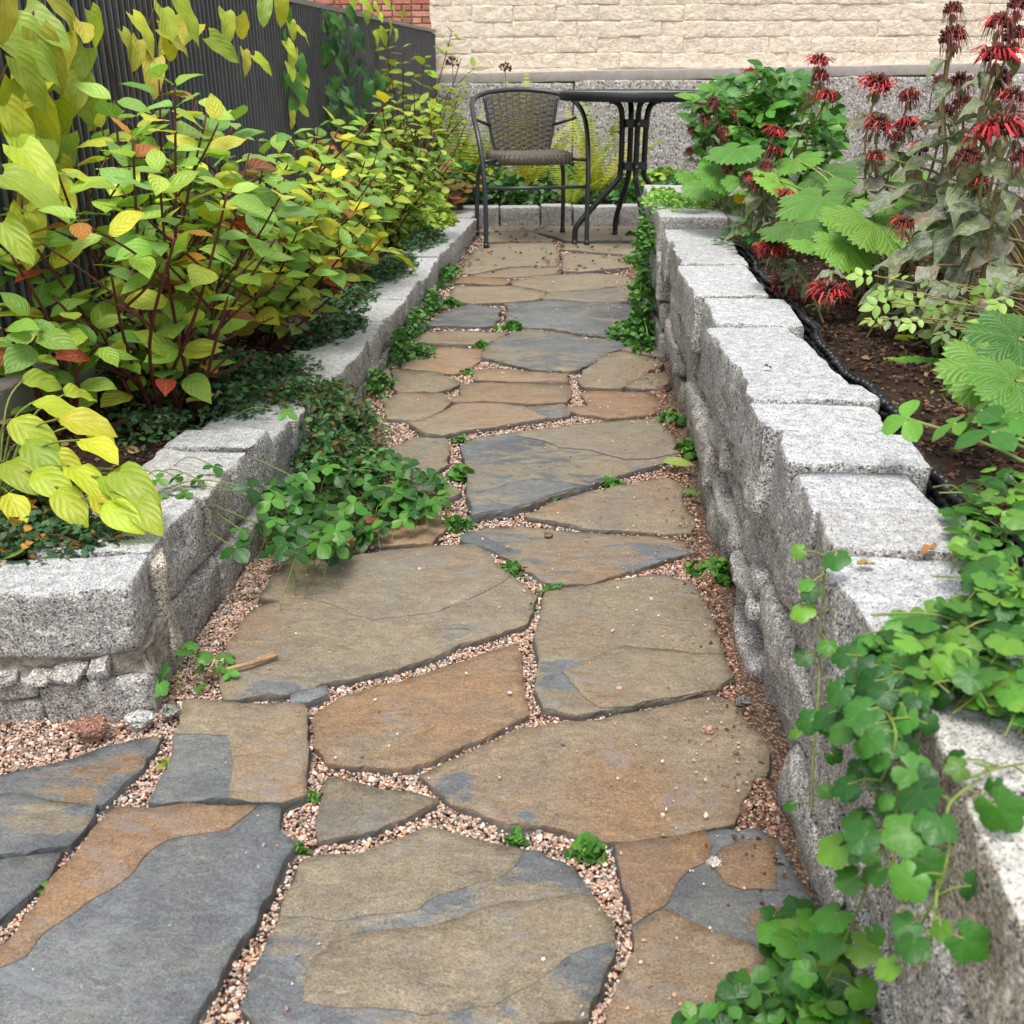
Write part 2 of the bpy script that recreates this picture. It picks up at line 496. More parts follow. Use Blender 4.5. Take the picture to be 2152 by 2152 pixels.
# ------------------------------------------------------------------ ground and path
def sheet(x0, x1, y0, y1, nx, ny, zf, name):
    xs = np.linspace(x0, x1, nx); ys = np.linspace(y0, y1, ny)
    V = [(x, y, zf(x, y)) for y in ys for x in xs]
    P = [(j * nx + i, j * nx + i + 1, (j + 1) * nx + i + 1, (j + 1) * nx + i) for j in range(ny - 1) for i in range(nx - 1)]
    return np_mesh(name, V, P)

g = obj('ground', sheet(-600, 600, -600, 600, 3, 3, lambda x, y: -0.12, 'ground'), M['ground'], kind='structure')

WX_R = 0.264                                   # right wall foot line
def left_foot(y):                              # left wall foot line
    return -0.605 + (y - 1.2) / 4.6 * 0.05
def left_top(y):
    return float(np.interp(y, (1.2, 2.0, 2.5, 3.1, 6.0), (0.195, 0.168, 0.135, 0.108, 0.10)))

path = obj('path', sheet(-2.2, 0.5, -0.4, 6.6, 40, 90, lambda x, y: -0.019 + 0.004 * fbm((x, y, 0), 9, 2), 'path'),
           M['gravel_base'], kind='structure')

def Z6(pts): return [U(700 + x / 2.415, 450 + y / 2.415) for x, y in pts]
def Z8(pts): return [U(x / 1.837, 1100 + y / 1.837) for x, y in pts]
def DD(pts): return [D(x, y) for x, y in pts]

# outline, leaning to tan (+) or blue (-), rust, lightness, patches (x, y in the 1932 view, radius m, d_lean, d_rust)
SLABS = [
 (Z8([(-60, 985), (0, 965), (200, 920), (320, 885), (480, 845), (622, 808), (600, 870), (540, 940), (460, 1015), (393, 1083), (250, 1068), (120, 1052), (30, 1044), (-60, 1050)]), -0.5, 0.1, 0.88, [(150, 1470, .05, 1.3, .5), (240, 1440, .03, 1.0, .4)]),
 (Z8([(-60, 1062), (30, 1053), (120, 1060), (240, 1078), (383, 1093), (330, 1170), (250, 1252), (110, 1272), (-60, 1295)]), -0.35, 0.0, 0.95, [(60, 1545, .06, .8, .0)]),
 (Z8([(-90, 1303), (0, 1290), (110, 1281), (245, 1262), (180, 1360), (70, 1470), (0, 1530), (-90, 1600)]), -0.9, 0.0, 1.0, []),
 (Z8([(445, 1118), (480, 1105), (600, 1110), (780, 1095), (960, 1100), (1060, 1095), (1085, 1115), (1080, 1200), (1140, 1240), (1105, 1310), (1050, 1430), (960, 1570), (880, 1690), (760, 1932), (660, 2140), (-280, 2140), (-300, 1960), (-100, 1760), (50, 1600), (130, 1500), (200, 1380), (300, 1270), (370, 1180)]), -1.3, 0.1, 1.08,
  [(430, 1720, .07, .8, -.2)]),
 (Z8([(720, 690), (900, 700), (1040, 705), (1170, 710), (1185, 800), (1188, 950), (1190, 1050), (1090, 1080), (880, 1070), (560, 1085), (600, 1000), (660, 890), (700, 790)]), -1.5, 0.0, 1.06, []),
 (DD([(545, 1058), (580, 1050), (640, 1058), (760, 1038), (900, 1030), (930, 1060), (975, 1100), (1008, 1125), (990, 1180), (894, 1208), (806, 1242), (733, 1266), (620, 1286), (533, 1308), (428, 1322), (418, 1290), (436, 1217), (450, 1183), (480, 1150), (530, 1133), (492, 1129), (518, 1090)]), 0.95, 0.12, 0.97, [(880, 1200, .05, -1.2, -.3), (480, 1300, .05, -1.2, 0), (640, 1160, .03, -.9, 0)]),
 (Z8([(1122, 662), (1190, 640), (1262, 625), (1272, 660), (1200, 690), (1140, 696)]), -1.6, 0, 1.25, []),
 (DD([(590, 1347), (625, 1322), (650, 1308), (700, 1300), (810, 1267), (900, 1240), (970, 1215), (983, 1240), (990, 1290), (998, 1350), (900, 1393), (860, 1413), (780, 1452), (740, 1453), (690, 1445), (615, 1438), (598, 1400)]), 1.0, 0.75, 1.0, [(700, 1420, .05, -.3, -.6), (720, 1350, .03, -1.0, 0)]),
 (Z8([(1252, 985), (1300, 980), (1450, 1010), (1600, 1040), (1690, 1070), (1600, 1120), (1450, 1178), (1300, 1213), (1222, 1226), (1230, 1100), (1237, 1010)]), 0.6, -0.7, 0.85, []),
 (DD([(785, 1460), (900, 1410), (990, 1372), (1110, 1357), (1260, 1328), (1350, 1313), (1395, 1327), (1410, 1360), (1440, 1385), (1460, 1420), (1450, 1450), (1420, 1475), (1405, 1510), (1395, 1553), (1300, 1573), (1200, 1583), (1110, 1583), (1030, 1558), (960, 1552), (920, 1538), (830, 1503)]), 1.3, 0.4, 1.0, [(880, 1480, .03, -1.4, 0), (1010, 1540, .025, -2.0, 0)]),
 (DD([(1032, 1120), (1130, 1102), (1240, 1087), (1305, 1100), (1330, 1130), (1350, 1180), (1370, 1250), (1385, 1282), (1345, 1305), (1250, 1322), (1180, 1337), (1085, 1353), (1027, 1333), (1008, 1300), (1013, 1240), (1018, 1180)]), 0.75, 0.15, 0.97, [(1070, 1270, .05, -1.6, -.2), (1180, 1290, .04, -1.2, 0)]),
 (DD([(560, 1632), (600, 1618), (700, 1602), (810, 1562), (900, 1585), (1000, 1602), (1080, 1642), (1110, 1680), (1148, 1730), (1157, 1800), (1143, 1840), (1132, 1875), (1118, 1922), (1000, 1942), (800, 1957), (600, 1947), (470, 1927), (447, 1905), (458, 1870), (492, 1800), (522, 1740), (547, 1680)]), 0.25, 0.0, 1.0, [(1060, 1790, .035, -1.0, 0), (830, 1690, .03, -1.2, 0), (730, 1790, .035, -1.3, 0), (600, 1660, .04, -1.0, 0), (530, 1890, .06, -1.2, 0), (1000, 1620, .05, -.9, 0), (880, 1920, .05, -1.1, 0)]),
 (DD([(1155, 1600), (1250, 1582), (1340, 1573), (1420, 1562), (1470, 1592), (1500, 1640), (1530, 1700), (1545, 1760), (1550, 1830), (1545, 1932), (1500, 1995), (1150, 2010), (1140, 1932), (1168, 1860), (1187, 1800), (1192, 1740), (1177, 1680)]), -1.0, 0.2, 1.0, []),
 (Z6([(640, 1620), (760, 1592), (960, 1582), (1150, 1602), (1400, 1628), (1620, 1634), (1780, 1663), (1838, 1710), (1700, 1750), (1560, 1795), (1400, 1838), (1300, 1866), (1180, 1866), (1060, 1850), (1012, 1815), (900, 1738), (800, 1695), (660, 1650)]), 0.4, 0.45, 1.0, [(890, 1030, .05, -1.6, 0), (1260, 1050, .06, -2.2, 0), (1120, 1000, .05, -.8, 0)]),
 (Z6([(985, 1530), (1100, 1482), (1300, 1412), (1460, 1374), (1690, 1335), (1740, 1360), (1760, 1420), (1790, 1500), (1828, 1560), (1815, 1612), (1600, 1610), (1380, 1595), (1200, 1565), (1080, 1550)]), 1.1, 0.35, 1.0, []),
 (Z6([(662, 1177), (720, 1143), (950, 1112), (1200, 1078), (1450, 1052), (1640, 1042), (1700, 1100), (1755, 1170), (1745, 1225), (1680, 1265), (1500, 1315), (1300, 1380), (1100, 1446), (900, 1506), (712, 1546), (692, 1450), (677, 1300)]), 0.0, -0.3, 0.95, [(1150, 850, .10, .9, .3)]),
 (Z6([(312, 1180), (420, 1142), (578, 1142), (586, 1200), (582, 1275), (520, 1306), (400, 1335), (320, 1328)]), 0.3, 0.1, 1.0, []),
 (Z6([(-50, 1560), (130, 1500), (300, 1482), (470, 1474), (556, 1560), (586, 1590), (500, 1655), (350, 1672), (150, 1682), (-50, 1684)]), 1.2, 0.9, 1.1, []),
 (Z6([(300, 1370), (520, 1335), (598, 1372), (645, 1410), (600, 1438), (480, 1458), (300, 1462)]), 0.4, 0.1, 1.0, []),
 (Z6([(395, 1063), (560, 1012), (640, 962), (735, 962), (950, 978), (1040, 1012), (1095, 1035), (900, 1068), (700, 1097), (560, 1126), (470, 1117)]), 1.2, 0.5, 1.1, []),
 (Z6([(272, 960), (340, 913), (555, 913), (576, 958), (540, 1000), (400, 1048), (290, 1040)]), 1.1, 0.35, 1.05, []),
 (Z6([(965, 977), (1168, 962), (1186, 1020), (1092, 1030), (1040, 1005)]), 0.0, 0.0, 0.95, []),
 (Z6([(642, 918), (662, 867), (800, 857), (1000, 862), (1178, 872), (1186, 948), (1050, 957), (750, 947), (600, 947)]), 1.2, 0.7, 1.0, []),
 (Z6([(1260, 902), (1400, 897), (1600, 902), (1676, 968), (1600, 1012), (1400, 1036), (1178, 990), (1300, 963)]), 1.2, 0.9, 1.02, []),
 (Z6([(1255, 850), (1275, 810), (1362, 732), (1450, 702), (1600, 732), (1655, 760), (1600, 798), (1500, 866), (1450, 886), (1300, 882)]), 1.0, 0.35, 0.98, []),
 (Z6([(1495, 880), (1582, 818), (1678, 812), (1695, 858), (1640, 886)]), 0.8, 0.3, 0.95, []),
 (Z6([(312, 850), (322, 793), (500, 803), (640, 855), (558, 898), (332, 903)]), 1.0, 0.2, 0.95, []),
 (Z6([(372, 740), (412, 672), (745, 682), (735, 728), (688, 796), (600, 806), (500, 787), (362, 775)]), 1.3, 0.7, 1.15, []),
 (Z6([(712, 838), (722, 802), (860, 793), (1000, 808), (1186, 813), (1178, 848), (900, 848)]), 1.2, 0.5, 1.05, []),
 (Z6([(772, 682), (900, 603), (1000, 585), (1150, 603), (1320, 632), (1518, 652), (1440, 688), (1370, 718), (1280, 776), (1220, 797), (1050, 791), (850, 747), (772, 728)]), 0.0, -0.3, 0.92, []),
 (Z6([(1455, 682), (1533, 658), (1668, 652), (1678, 718), (1600, 713)]), 0.9, 0.2, 0.85, []),
 (Z6([(432, 648), (452, 602), (620, 592), (890, 602), (818, 638), (700, 662)]), 1.0, 0.2, 0.9, []),
 (Z6([(462, 563), (600, 482), (700, 462), (832, 477), (836, 538), (788, 567)]), -0.4, -0.1, 0.95, []),
 (Z6([(884, 452), (1100, 443), (1400, 453), (1540, 463), (1598, 560), (1645, 636), (1540, 636), (1300, 606), (1100, 577), (980, 577), (888, 548)]), -0.3, -0.2, 0.93, []),
 (Z6([(602, 438), (632, 372), (900, 368), (1075, 396), (1056, 427), (850, 446), (700, 452)]), 1.1, 0.4, 1.0, []),
 (Z6([(1095, 397), (1300, 387), (1518, 363), (1576, 438), (1400, 447), (1075, 428)]), 0.3, -0.1, 0.9, []),
 (Z6([(625, 348), (662, 318), (860, 328), (890, 345), (870, 360)]), 1.2, 0.8, 0.9, []),
 (Z6([(905, 342), (1050, 313), (1300, 299), (1480, 313), (1516, 350), (1300, 378), (1100, 387), (930, 360)]), 0.9, 0.1, 0.95, []),
 (Z6([(662, 296), (692, 222), (762, 153), (1106, 143), (1146, 220), (1136, 257), (900, 263), (700, 300)]), 0.9, -0.1, 0.97, []),
 (Z6([(702, 310), (900, 271), (1146, 267), (1146, 298), (900, 318)]), 1.1, 0.4, 0.95, []),
 (Z6([(1173, 203), (1300, 203), (1458, 217), (1496, 268), (1300, 291), (1173, 291)]), 0.9, 0.2, 1.0, []),
 (Z6([(1164, 178), (1174, 153), (1546, 153), (1546, 207), (1400, 197)]), 0.8, 0.0, 0.95, []),
 (Z6([(762, 138), (802, 92), (1000, 92), (1116, 130), (1096, 138)]), 0.9, 0.0, 0.95, []),
 (Z6([(1014, 90), (1104, 58), (1546, 62), (1546, 138), (1200, 138), (1134, 118)]), 0.8, 0.1, 0.95, []),
 (Z6([(740, 88), (800, 30), (1080, 20), (1090, 52), (1000, 86)]), 0.7, 0.1, 0.9, []),
 (Z6([(1110, 50), (1100, 10), (1540, 5), (1560, 55)]), 0.7, 0.1, 0.9, []),
]
SLAB_XY = []

ZTOP, SLAB_OBJ = {}, {}
def slab(idx, pts, lean, rust, light, patches, on=None, th=0.0):
    rng = random.Random(100 + idx)
    c = sum(pts, Vector()) / len(pts)
    near = c.y < 2.6
    st = 0.009 if near else 0.014
    loop = []
    n = len(pts)
    for i in range(n):
        a, b = pts[i], pts[(i + 1) % n]
        k = max(1, int((b - a).length / st))
        for j in range(k):
            loop.append(a.lerp(b, j / k))
    # soften the traced corners, then roughen the edge
    grow = 0.0 if (c.y < 1.5 or on is not None) else (0.003 if near else 0.008)
    if grow:
        m_ = len(loop); area = sum(loop[i].x * loop[(i + 1) % m_].y - loop[(i + 1) % m_].x * loop[i].y for i in range(m_))
        sg = 1 if area > 0 else -1
        ns_ = []
        for i in range(m_):
            t_ = loop[(i + 1) % m_] - loop[i - 1]
            ns_.append(Vector((t_.y, -t_.x, 0)).normalized() * sg * grow)
        loop = [p + q for p, q in zip(loop, ns_)]
    sc = 1.0 if near else 1.6
    for i, p in enumerate(loop):
        q = Vector((p.x, p.y, (idx if on is None else on) * 3.1))
        d = Vector((noise.noise(q * 45), noise.noise(q * 45 + Vector((7, 3, 1))), 0)) * 0.004 * sc
        d += Vector((noise.noise(q * 14), noise.noise(q * 14 + Vector((2, 9, 4))), 0)) * 0.008 * sc
        loop[i] = p + d
    poly = np.array([(p.x, p.y) for p in loop])
    if on is None: SLAB_XY.append(poly)
    top = rng.uniform(-0.002, 0.003)
    tilt = (rng.uniform(-.008, .008), rng.uniform(-.008, .008))
    x0, x1 = min(p.x for p in loop), max(p.x for p in loop)
    y0, y1 = min(p.y for p in loop), max(p.y for p in loop)
    g = 0.017 if near else 0.045
    pin = []
    yy = y0 + g
    while yy < y1:
        xx = x0 + g
        while xx < x1:
            pin.append((xx + rng.uniform(-.3, .3) * g, yy + rng.uniform(-.3, .3) * g)); xx += g
        yy += g
    pin = np.array(pin)
    ins = inside(pin, poly)
    # keep interior points away from the rim
    P = pin[ins]
    if len(P):
        dmin = np.min(np.hypot(P[:, None, 0] - poly[None, :, 0], P[:, None, 1] - poly[None, :, 1]), axis=1)
        P = P[dmin > g * 0.45]
    co = [Vector((p.x, p.y)) for p in loop] + [Vector((float(a), float(b))) for a, b in P]
    m = len(loop)
    res = geometry.delaunay_2d_cdt(co, [], [list(range(m))], 1, 1e-6)
    V2, _, F2 = res[0], res[1], res[2]
    def zt(x, y):
        q = Vector((x, y, idx * 1.7))
        return top + tilt[0] * (x - c.x) + tilt[1] * (y - c.y) + 0.0022 * noise.noise(q * 9) + 0.0012 * noise.noise(q * 30)
    if on is None:
        ZTOP[idx] = zt
    else:
        base_zt = ZTOP[on]
        def zt(x, y): return base_zt(x, y) + th + 0.0006 * noise.noise(Vector((x, y, idx)) * 25)
    V = [Vector((v.x - c.x, v.y - c.y, zt(v.x, v.y))) for v in V2]
    lamv, rustv = [], []
    for v in V2:
        l, r_ = lean, rust
        for (px, py, rad, dl, dr) in patches:
            q = D(px, py)
            wq = Vector((v.x, v.y, idx)) 
            dx = v.x - q.x + rad * (1.3 * noise.noise(wq * 11) + 0.6 * noise.noise(wq * 30))
            dy = v.y - q.y + rad * (1.3 * noise.noise(wq * 11 + Vector((5, 8, 0))) + 0.6 * noise.noise(wq * 30 + Vector((5, 8, 0))))
            w = math.exp(-(dx * dx * 0.8 + dy * dy * 1.3) / (rad * rad))
            l += dl * w; r_ += dr * w
        lamv.append(l); rustv.append(r_)
    sidev = [0.0] * len(V)
    Fc = [tuple(f) for f in F2]
    # rim: the border edges of the filled top
    cnt = {}
    for f in Fc:
        for i in range(len(f)):
            e = (f[i], f[(i + 1) % len(f)])
            cnt[tuple(sorted(e))] = cnt.get(tuple(sorted(e)), 0) + 1
    border = [(f[i], f[(i + 1) % len(f)]) for f in Fc for i in range(len(f)) if cnt[tuple(sorted((f[i], f[(i + 1) % len(f)])))] == 1]
    nxt = {a: b for a, b in border}
    start = border[0][0]; ring = [start]; k = nxt[start]
    while k != start and len(ring) < 5000:
        ring.append(k); k = nxt.get(k, start)
    prev = ring
    L = len(ring)
    for lvl, (dz, outm, js) in enumerate(((-0.0012, 0.0008, 0.0), (-0.009, 0.003, 1.0), (-0.014, 0.009, 1.0), (-0.04, 0.006, 0.4)) if on is None else ((-0.0004, 0.0004, 0.0), (-th - 0.0015, 0.0012, 0.0))):
        cur = []
        for i, ri in enumerate(ring):
            p = V[ri]
            t = V[ring[(i + 1) % L]] - V[ring[i - 1]]
            nrm = Vector((t.y, -t.x, 0))
            if nrm.length > 1e-9: nrm.normalize()
            q = Vector((p.x, p.y, 0)) + c
            ledge = max(0.0, noise.noise(q * 8 + Vector((idx, 0, 0)))) * js
            jit = noise.noise(q * 60 + Vector((0, lvl * 5, idx))) * (0.002 if on is None else 0.0004)
            cur.append(len(V))
            V.append(Vector((p.x, p.y, p.z + dz)) + nrm * (outm * (0.25 + 1.3 * ledge) + jit))
            lamv.append(lean); rustv.append(rust); sidev.append(0.15 if lvl == 0 else 1.0)
        for i in range(L):
            Fc.append((prev[(i + 1) % L], prev[i], cur[i], cur[(i + 1) % L]))
        prev = cur
    me = py_mesh('flagstone', V, Fc)
    me.polygons.foreach_set('use_smooth', [i < len(F2) for i in range(len(Fc))])
    for nm, dat in (('lam', lamv), ('rust', rustv), ('side', sidev)):
        a = me.attributes.new(nm, 'FLOAT', 'POINT')
        a.data.foreach_set('value', dat)
    if on is None:
        SLAB_OBJ[idx] = o = obj('flagstone', me, M['slate'], path, T((c.x, c.y, 0)), (0.5, 0.5, light))
    else:
        par = SLAB_OBJ[on]
        o = obj('stone_layer', me, M['slate'], par, T((c.x - par.location.x, c.y - par.location.y, 0)), (0.5, 0.5, light))
    return o

def inside(P, poly):
    x, y = P[:, 0], P[:, 1]
    res = np.zeros(len(P), bool)
    px, py = poly[:, 0], poly[:, 1]
    j = len(poly) - 1
    for i in range(len(poly)):
        c = ((py[i] > y) != (py[j] > y)) & (x < (px[j] - px[i]) * (y - py[i]) / (py[j] - py[i] + 1e-12) + px[i])
        res ^= c
        j = i
    return res

for i, s in enumerate(SLABS):
    slab(i, *s)
def Z9(pts): return [U(1000 + x / 1.677, 1100 + y / 1.677) for x, y in pts]
LAYERS = [      # raised layers left where the blue stone below has split off
 (3, Z8([(445, 1118), (480, 1105), (600, 1110), (780, 1095), (960, 1100), (990, 1100), (940, 1150), (880, 1200), (760, 1218), (640, 1240), (560, 1295), (500, 1370), (420, 1425), (330, 1470), (230, 1545), (160, 1600), (100, 1690), (30, 1720), (-60, 1745), (-85, 1745), (50, 1600), (130, 1500), (200, 1380), (300, 1270), (370, 1180)]), 1.7, .75, 1.02, .0016),
 (4, Z8([(720, 690), (900, 700), (1040, 705), (1170, 710), (1185, 800), (1188, 950), (1190, 1050), (1090, 1080), (893, 1071), (885, 1010), (902, 940), (890, 880), (878, 826), (800, 822), (686, 826), (700, 790)]), 1.7, .35, 1.04, .0016),
 (12, DD([(1155, 1600), (1250, 1582), (1330, 1574), (1345, 1599), (1332, 1625), (1283, 1662), (1246, 1716), (1214, 1737), (1192, 1748), (1192, 1740), (1177, 1680)]), 1.9, .8, .96, .0018),
 (12, Z9([(850, 1165), (900, 1130), (965, 1112), (1040, 1112), (1062, 1200), (1070, 1298), (960, 1298), (872, 1268), (842, 1222)]), 1.9, .85, .92, .0018),
 (12, Z9([(960, 1385), (1010, 1350), (1140, 1345), (1170, 1430), (1150, 1510), (1050, 1462), (975, 1410)]), 1.9, .9, 1.0, .0016),
 (12, DD([(1192, 1758), (1246, 1722), (1326, 1750), (1379, 1766), (1433, 1788), (1508, 1814), (1548, 1832), (1545, 1932), (1500, 1995), (1150, 2010), (1140, 1932), (1168, 1860), (1187, 1800)]), 1.6, .45, 1.0, .0018),
 (10, DD([(1062, 1272), (1110, 1250), (1150, 1234), (1182, 1222), (1250, 1230), (1366, 1240), (1370, 1250), (1385, 1282), (1345, 1305), (1250, 1322), (1180, 1337), (1130, 1344), (1095, 1310)]), 1.1, .25, .97, .002),
 (15, Z6([(930, 1115), (950, 1112), (1200, 1078), (1450, 1052), (1640, 1042), (1700, 1100), (1755, 1170), (1745, 1225), (1600, 1250), (1480, 1253), (1300, 1203), (1150, 1192), (1040, 1152), (935, 1132)]), .8, .1, .97, .0028),
 (15, Z6([(1010, 1352), (1120, 1362), (1250, 1384), (1285, 1385), (1100, 1446), (900, 1506), (712, 1546), (692, 1450), (690, 1440), (860, 1390)]), -.2, -.3, .96, .002),
 (5, DD([(700, 1173), (760, 1166), (830, 1156), (900, 1130), (965, 1091), (930, 1060), (900, 1030), (760, 1038), (640, 1058), (600, 1053), (590, 1092), (570, 1130), (640, 1150)]), 1.2, .1, .97, .0014),
 (11, DD([(560, 1632), (600, 1618), (700, 1602), (810, 1562), (900, 1585), (985, 1600), (950, 1650), (860, 1690), (780, 1720), (690, 1730), (600, 1740), (523, 1738), (547, 1680)]), .9, .0, 1.0, .0012),
 (11, DD([(640, 1770), (760, 1755), (860, 1735), (960, 1700), (1050, 1690), (1117, 1690), (1148, 1730), (1155, 1775), (1100, 1790), (1060, 1810), (1010, 1860), (940, 1900), (840, 1915), (700, 1905), (560, 1890), (580, 1830)]), .9, .05, 1.0, .0012),
]
for k, (on, pts, lean, rust, light, th) in enumerate(LAYERS):
    slab(300 + k, pts, lean, rust, light, [], on, th)

# ------------------------------------------------------------------ gravel
def ico():
    bm = bmesh.new()
    bmesh.ops.create_icosphere(bm, subdivisions=1, radius=1.0)
    V = np.array([v.co[:] for v in bm.verts]); P = np.array([[v.index for v in f.verts] for f in bm.faces])
    bm.free()
    return V, P
ICO_V, ICO_P = ico()

def stones(name, pos, rad, cols, mat, flat=(0.45, 0.9)):
    n = len(pos)
    k = len(ICO_V)
    S = np.stack([NP.uniform(0.7, 1.35, n), NP.uniform(0.6, 1.1, n), NP.uniform(*flat, n)], 1) * rad[:, None]
    jit = 1 + NP.uniform(-.28, .28, (n, k))
    loc = ICO_V[None] * jit[:, :, None] * S[:, None, :]
    a = NP.uniform(0, 2 * np.pi, n); b = NP.normal(0, 0.35, n)
    ca, sa, cb, sb = np.cos(a), np.sin(a), np.cos(b), np.sin(b)
    x = loc[:, :, 0]; y = loc[:, :, 1] * cb[:, None] - loc[:, :, 2] * sb[:, None]; z = loc[:, :, 1] * sb[:, None] + loc[:, :, 2] * cb[:, None]
    X = x * ca[:, None] - y * sa[:, None]; Y = x * sa[:, None] + y * ca[:, None]
    V = np.stack([X, Y, z], 2) + pos[:, None, :]
    P = (ICO_P[None] + (np.arange(n) * k)[:, None, None]).reshape(-1, 3)
    me = np_mesh(name, V.reshape(-1, 3), P, cols=np.repeat(cols, k, 0), smooth=False)
    return obj(name, me, mat)

GRAVEL = np.array([lin(h) for h in ('#dcbfa9', '#caa992', '#e6d2c1', '#bf9a83', '#b0a299', '#f0e2d5', '#a5836f', '#cbbcb0', '#dab298', '#8c837d', '#d9a98c')])
REDGR = np.array([lin(h) for h in ('#936552', '#a5785f', '#7d5646', '#8f7260', '#b99078', '#6f5345', '#a58d7c')])
def in_path(P):
    x, y = P[:, 0], P[:, 1]
    lf = -0.605 + (y - 1.2) / 4.6 * 0.05
    return (x < WX_R - 0.002) & (((y > 1.17) & (x > lf + 0.005)) | ((y <= 1.19) & (x > -1.25)))
def gaps(n, x0, x1, y0, y1):
    P = np.stack([NP.uniform(x0, x1, n), NP.uniform(y0, y1, n)], 1)
    P = P[in_path(P)]
    occ = np.zeros(len(P), bool)
    for poly in SLAB_XY:
        b = (P[:, 0] > poly[:, 0].min()) & (P[:, 0] < poly[:, 0].max()) & (P[:, 1] > poly[:, 1].min()) & (P[:, 1] < poly[:, 1].max())
        if b.any():
            idx = np.where(b)[0]
            occ[idx] |= inside(P[idx], poly)
    return P[~occ]
def gravel_cols(P):
    n = len(P)
    c = GRAVEL[NP.integers(0, len(GRAVEL), n)]
    r = REDGR[NP.integers(0, len(REDGR), n)]
    w = np.clip(1 - (WX_R - P[:, 0]) / 0.11, 0, 1) * 0.85 + 0.06
    pick = NP.random(n) < w
    c = np.where(pick[:, None], r, c)
    return c * NP.uniform(0.75, 1.15, (n, 1))
Pn = gaps(165000, -1.0, WX_R, 0.5, 1.75)
Pm = gaps(52000, -0.7, WX_R, 1.75, 3.2)
Pf = gaps(16000, -0.7, WX_R + 0.5, 3.2, 6.1)
P2 = np.concatenate([Pn, Pm, Pf])
rad = np.concatenate([NP.uniform(.0013, .0028, len(Pn)) * np.where(NP.random(len(Pn)) < 0.05, 1.7, 1), NP.uniform(.0018, .0036, len(Pm)), NP.uniform(.0035, .0065, len(Pf))])
edge_z = 0.012 * np.clip(1 - (WX_R - P2[:, 0]) / 0.05, 0, 1)
pos = np.concatenate([P2, (-0.0140 + NP.uniform(0, 0.0055, len(P2)) + edge_z)[:, None]], 1)
tag(stones('gravel', pos, rad, gravel_cols(P2), M['pebble']), 'pinkish granite gravel filling the joints between the flagstones', 'gravel', kind='stuff')
# loose grit lying on the slabs, thicker along the right wall
n = 1500
y = NP.uniform(0.65, 4.5, n) ** 1.0
x = np.where(NP.random(n) < 0.6, WX_R - np.abs(NP.normal(0, 0.10, n)) - 0.01, NP.uniform(-0.55, 0.25, n))
Pg = np.stack([x, y], 1); ok = in_path(Pg); Pg = Pg[ok]
rg = NP.uniform(.0009, .0026, len(Pg)) * np.where(NP.random(len(Pg)) < 0.04, 2.0, 1)
tag(stones('grit', np.concatenate([Pg, (0.003 + rg * 0.4)[:, None]], 1), rg, gravel_cols(Pg) * 0.95, M['pebble']), 'scattered loose grit lying on top of the flagstones', 'grit', kind='stuff')

def loose_stone(px, py, r, hexc, label, z=0.0):
    rng = random.Random(int(px * 7 + py))
    p = D(px, py, z)
    bm = bmesh.new(); bmesh.ops.create_icosphere(bm, subdivisions=3, radius=1.0)
    for v in bm.verts:
        d = 1 + 0.35 * noise.noise(v.co * 1.3 + Vector((px, py, 0))) + 0.12 * noise.noise(v.co * 4 + Vector((px, 0, 0)))
        v.co = Vector((v.co.x * r * 1.15 * d, v.co.y * r * 0.9 * d, v.co.z * r * 0.65 * d))
    me = bpy.data.meshes.new('pebble'); bm.to_mesh(me); bm.free()
    o = obj('pebble', me, M['split'], None, T((p.x, p.y, z + r * 0.5)), tuple(min(2, c * 2.2) for c in lin(hexc)))
    tag(o, label, 'stone')
loose_stone(1336, 1382, 0.0085, '#c9a08e', 'pinkish pebble lying on the wide brown flagstone right of the middle')
loose_stone(1034, 1013, 0.008, '#8a7a60', 'small brown pebble on the blue and ochre flagstone')
loose_stone(1348, 1632, 0.008, '#d9d6d0', 'white speckled pebble on the blue patched flagstone at lower right')
loose_stone(322, 1348, 0.013, '#8d8f88', 'round grey pebble in the gravel at the left wall corner')
loose_stone(265, 1365, 0.016, '#c7cacc', 'pale flat stone chip by the dark flagstone below the left wall')
loose_stone(175, 1385, 0.022, '#9c7668', 'reddish flat stone in the gravel below the left wall')
loose_stone(1402, 1330, 0.011, '#77767a', 'grey pebble in the red gravel along the right wall')

# ------------------------------------------------------------------ granite blocks
def lines(h, r, cell):
    n = max(1, int(round((2 * h - 2 * r) / cell)))
    a = [-h, -h + r * 0.45] + [(-h + r) + (2 * h - 2 * r) * i / n for i in range(n + 1)] + [h - r * 0.45, h]
    return a

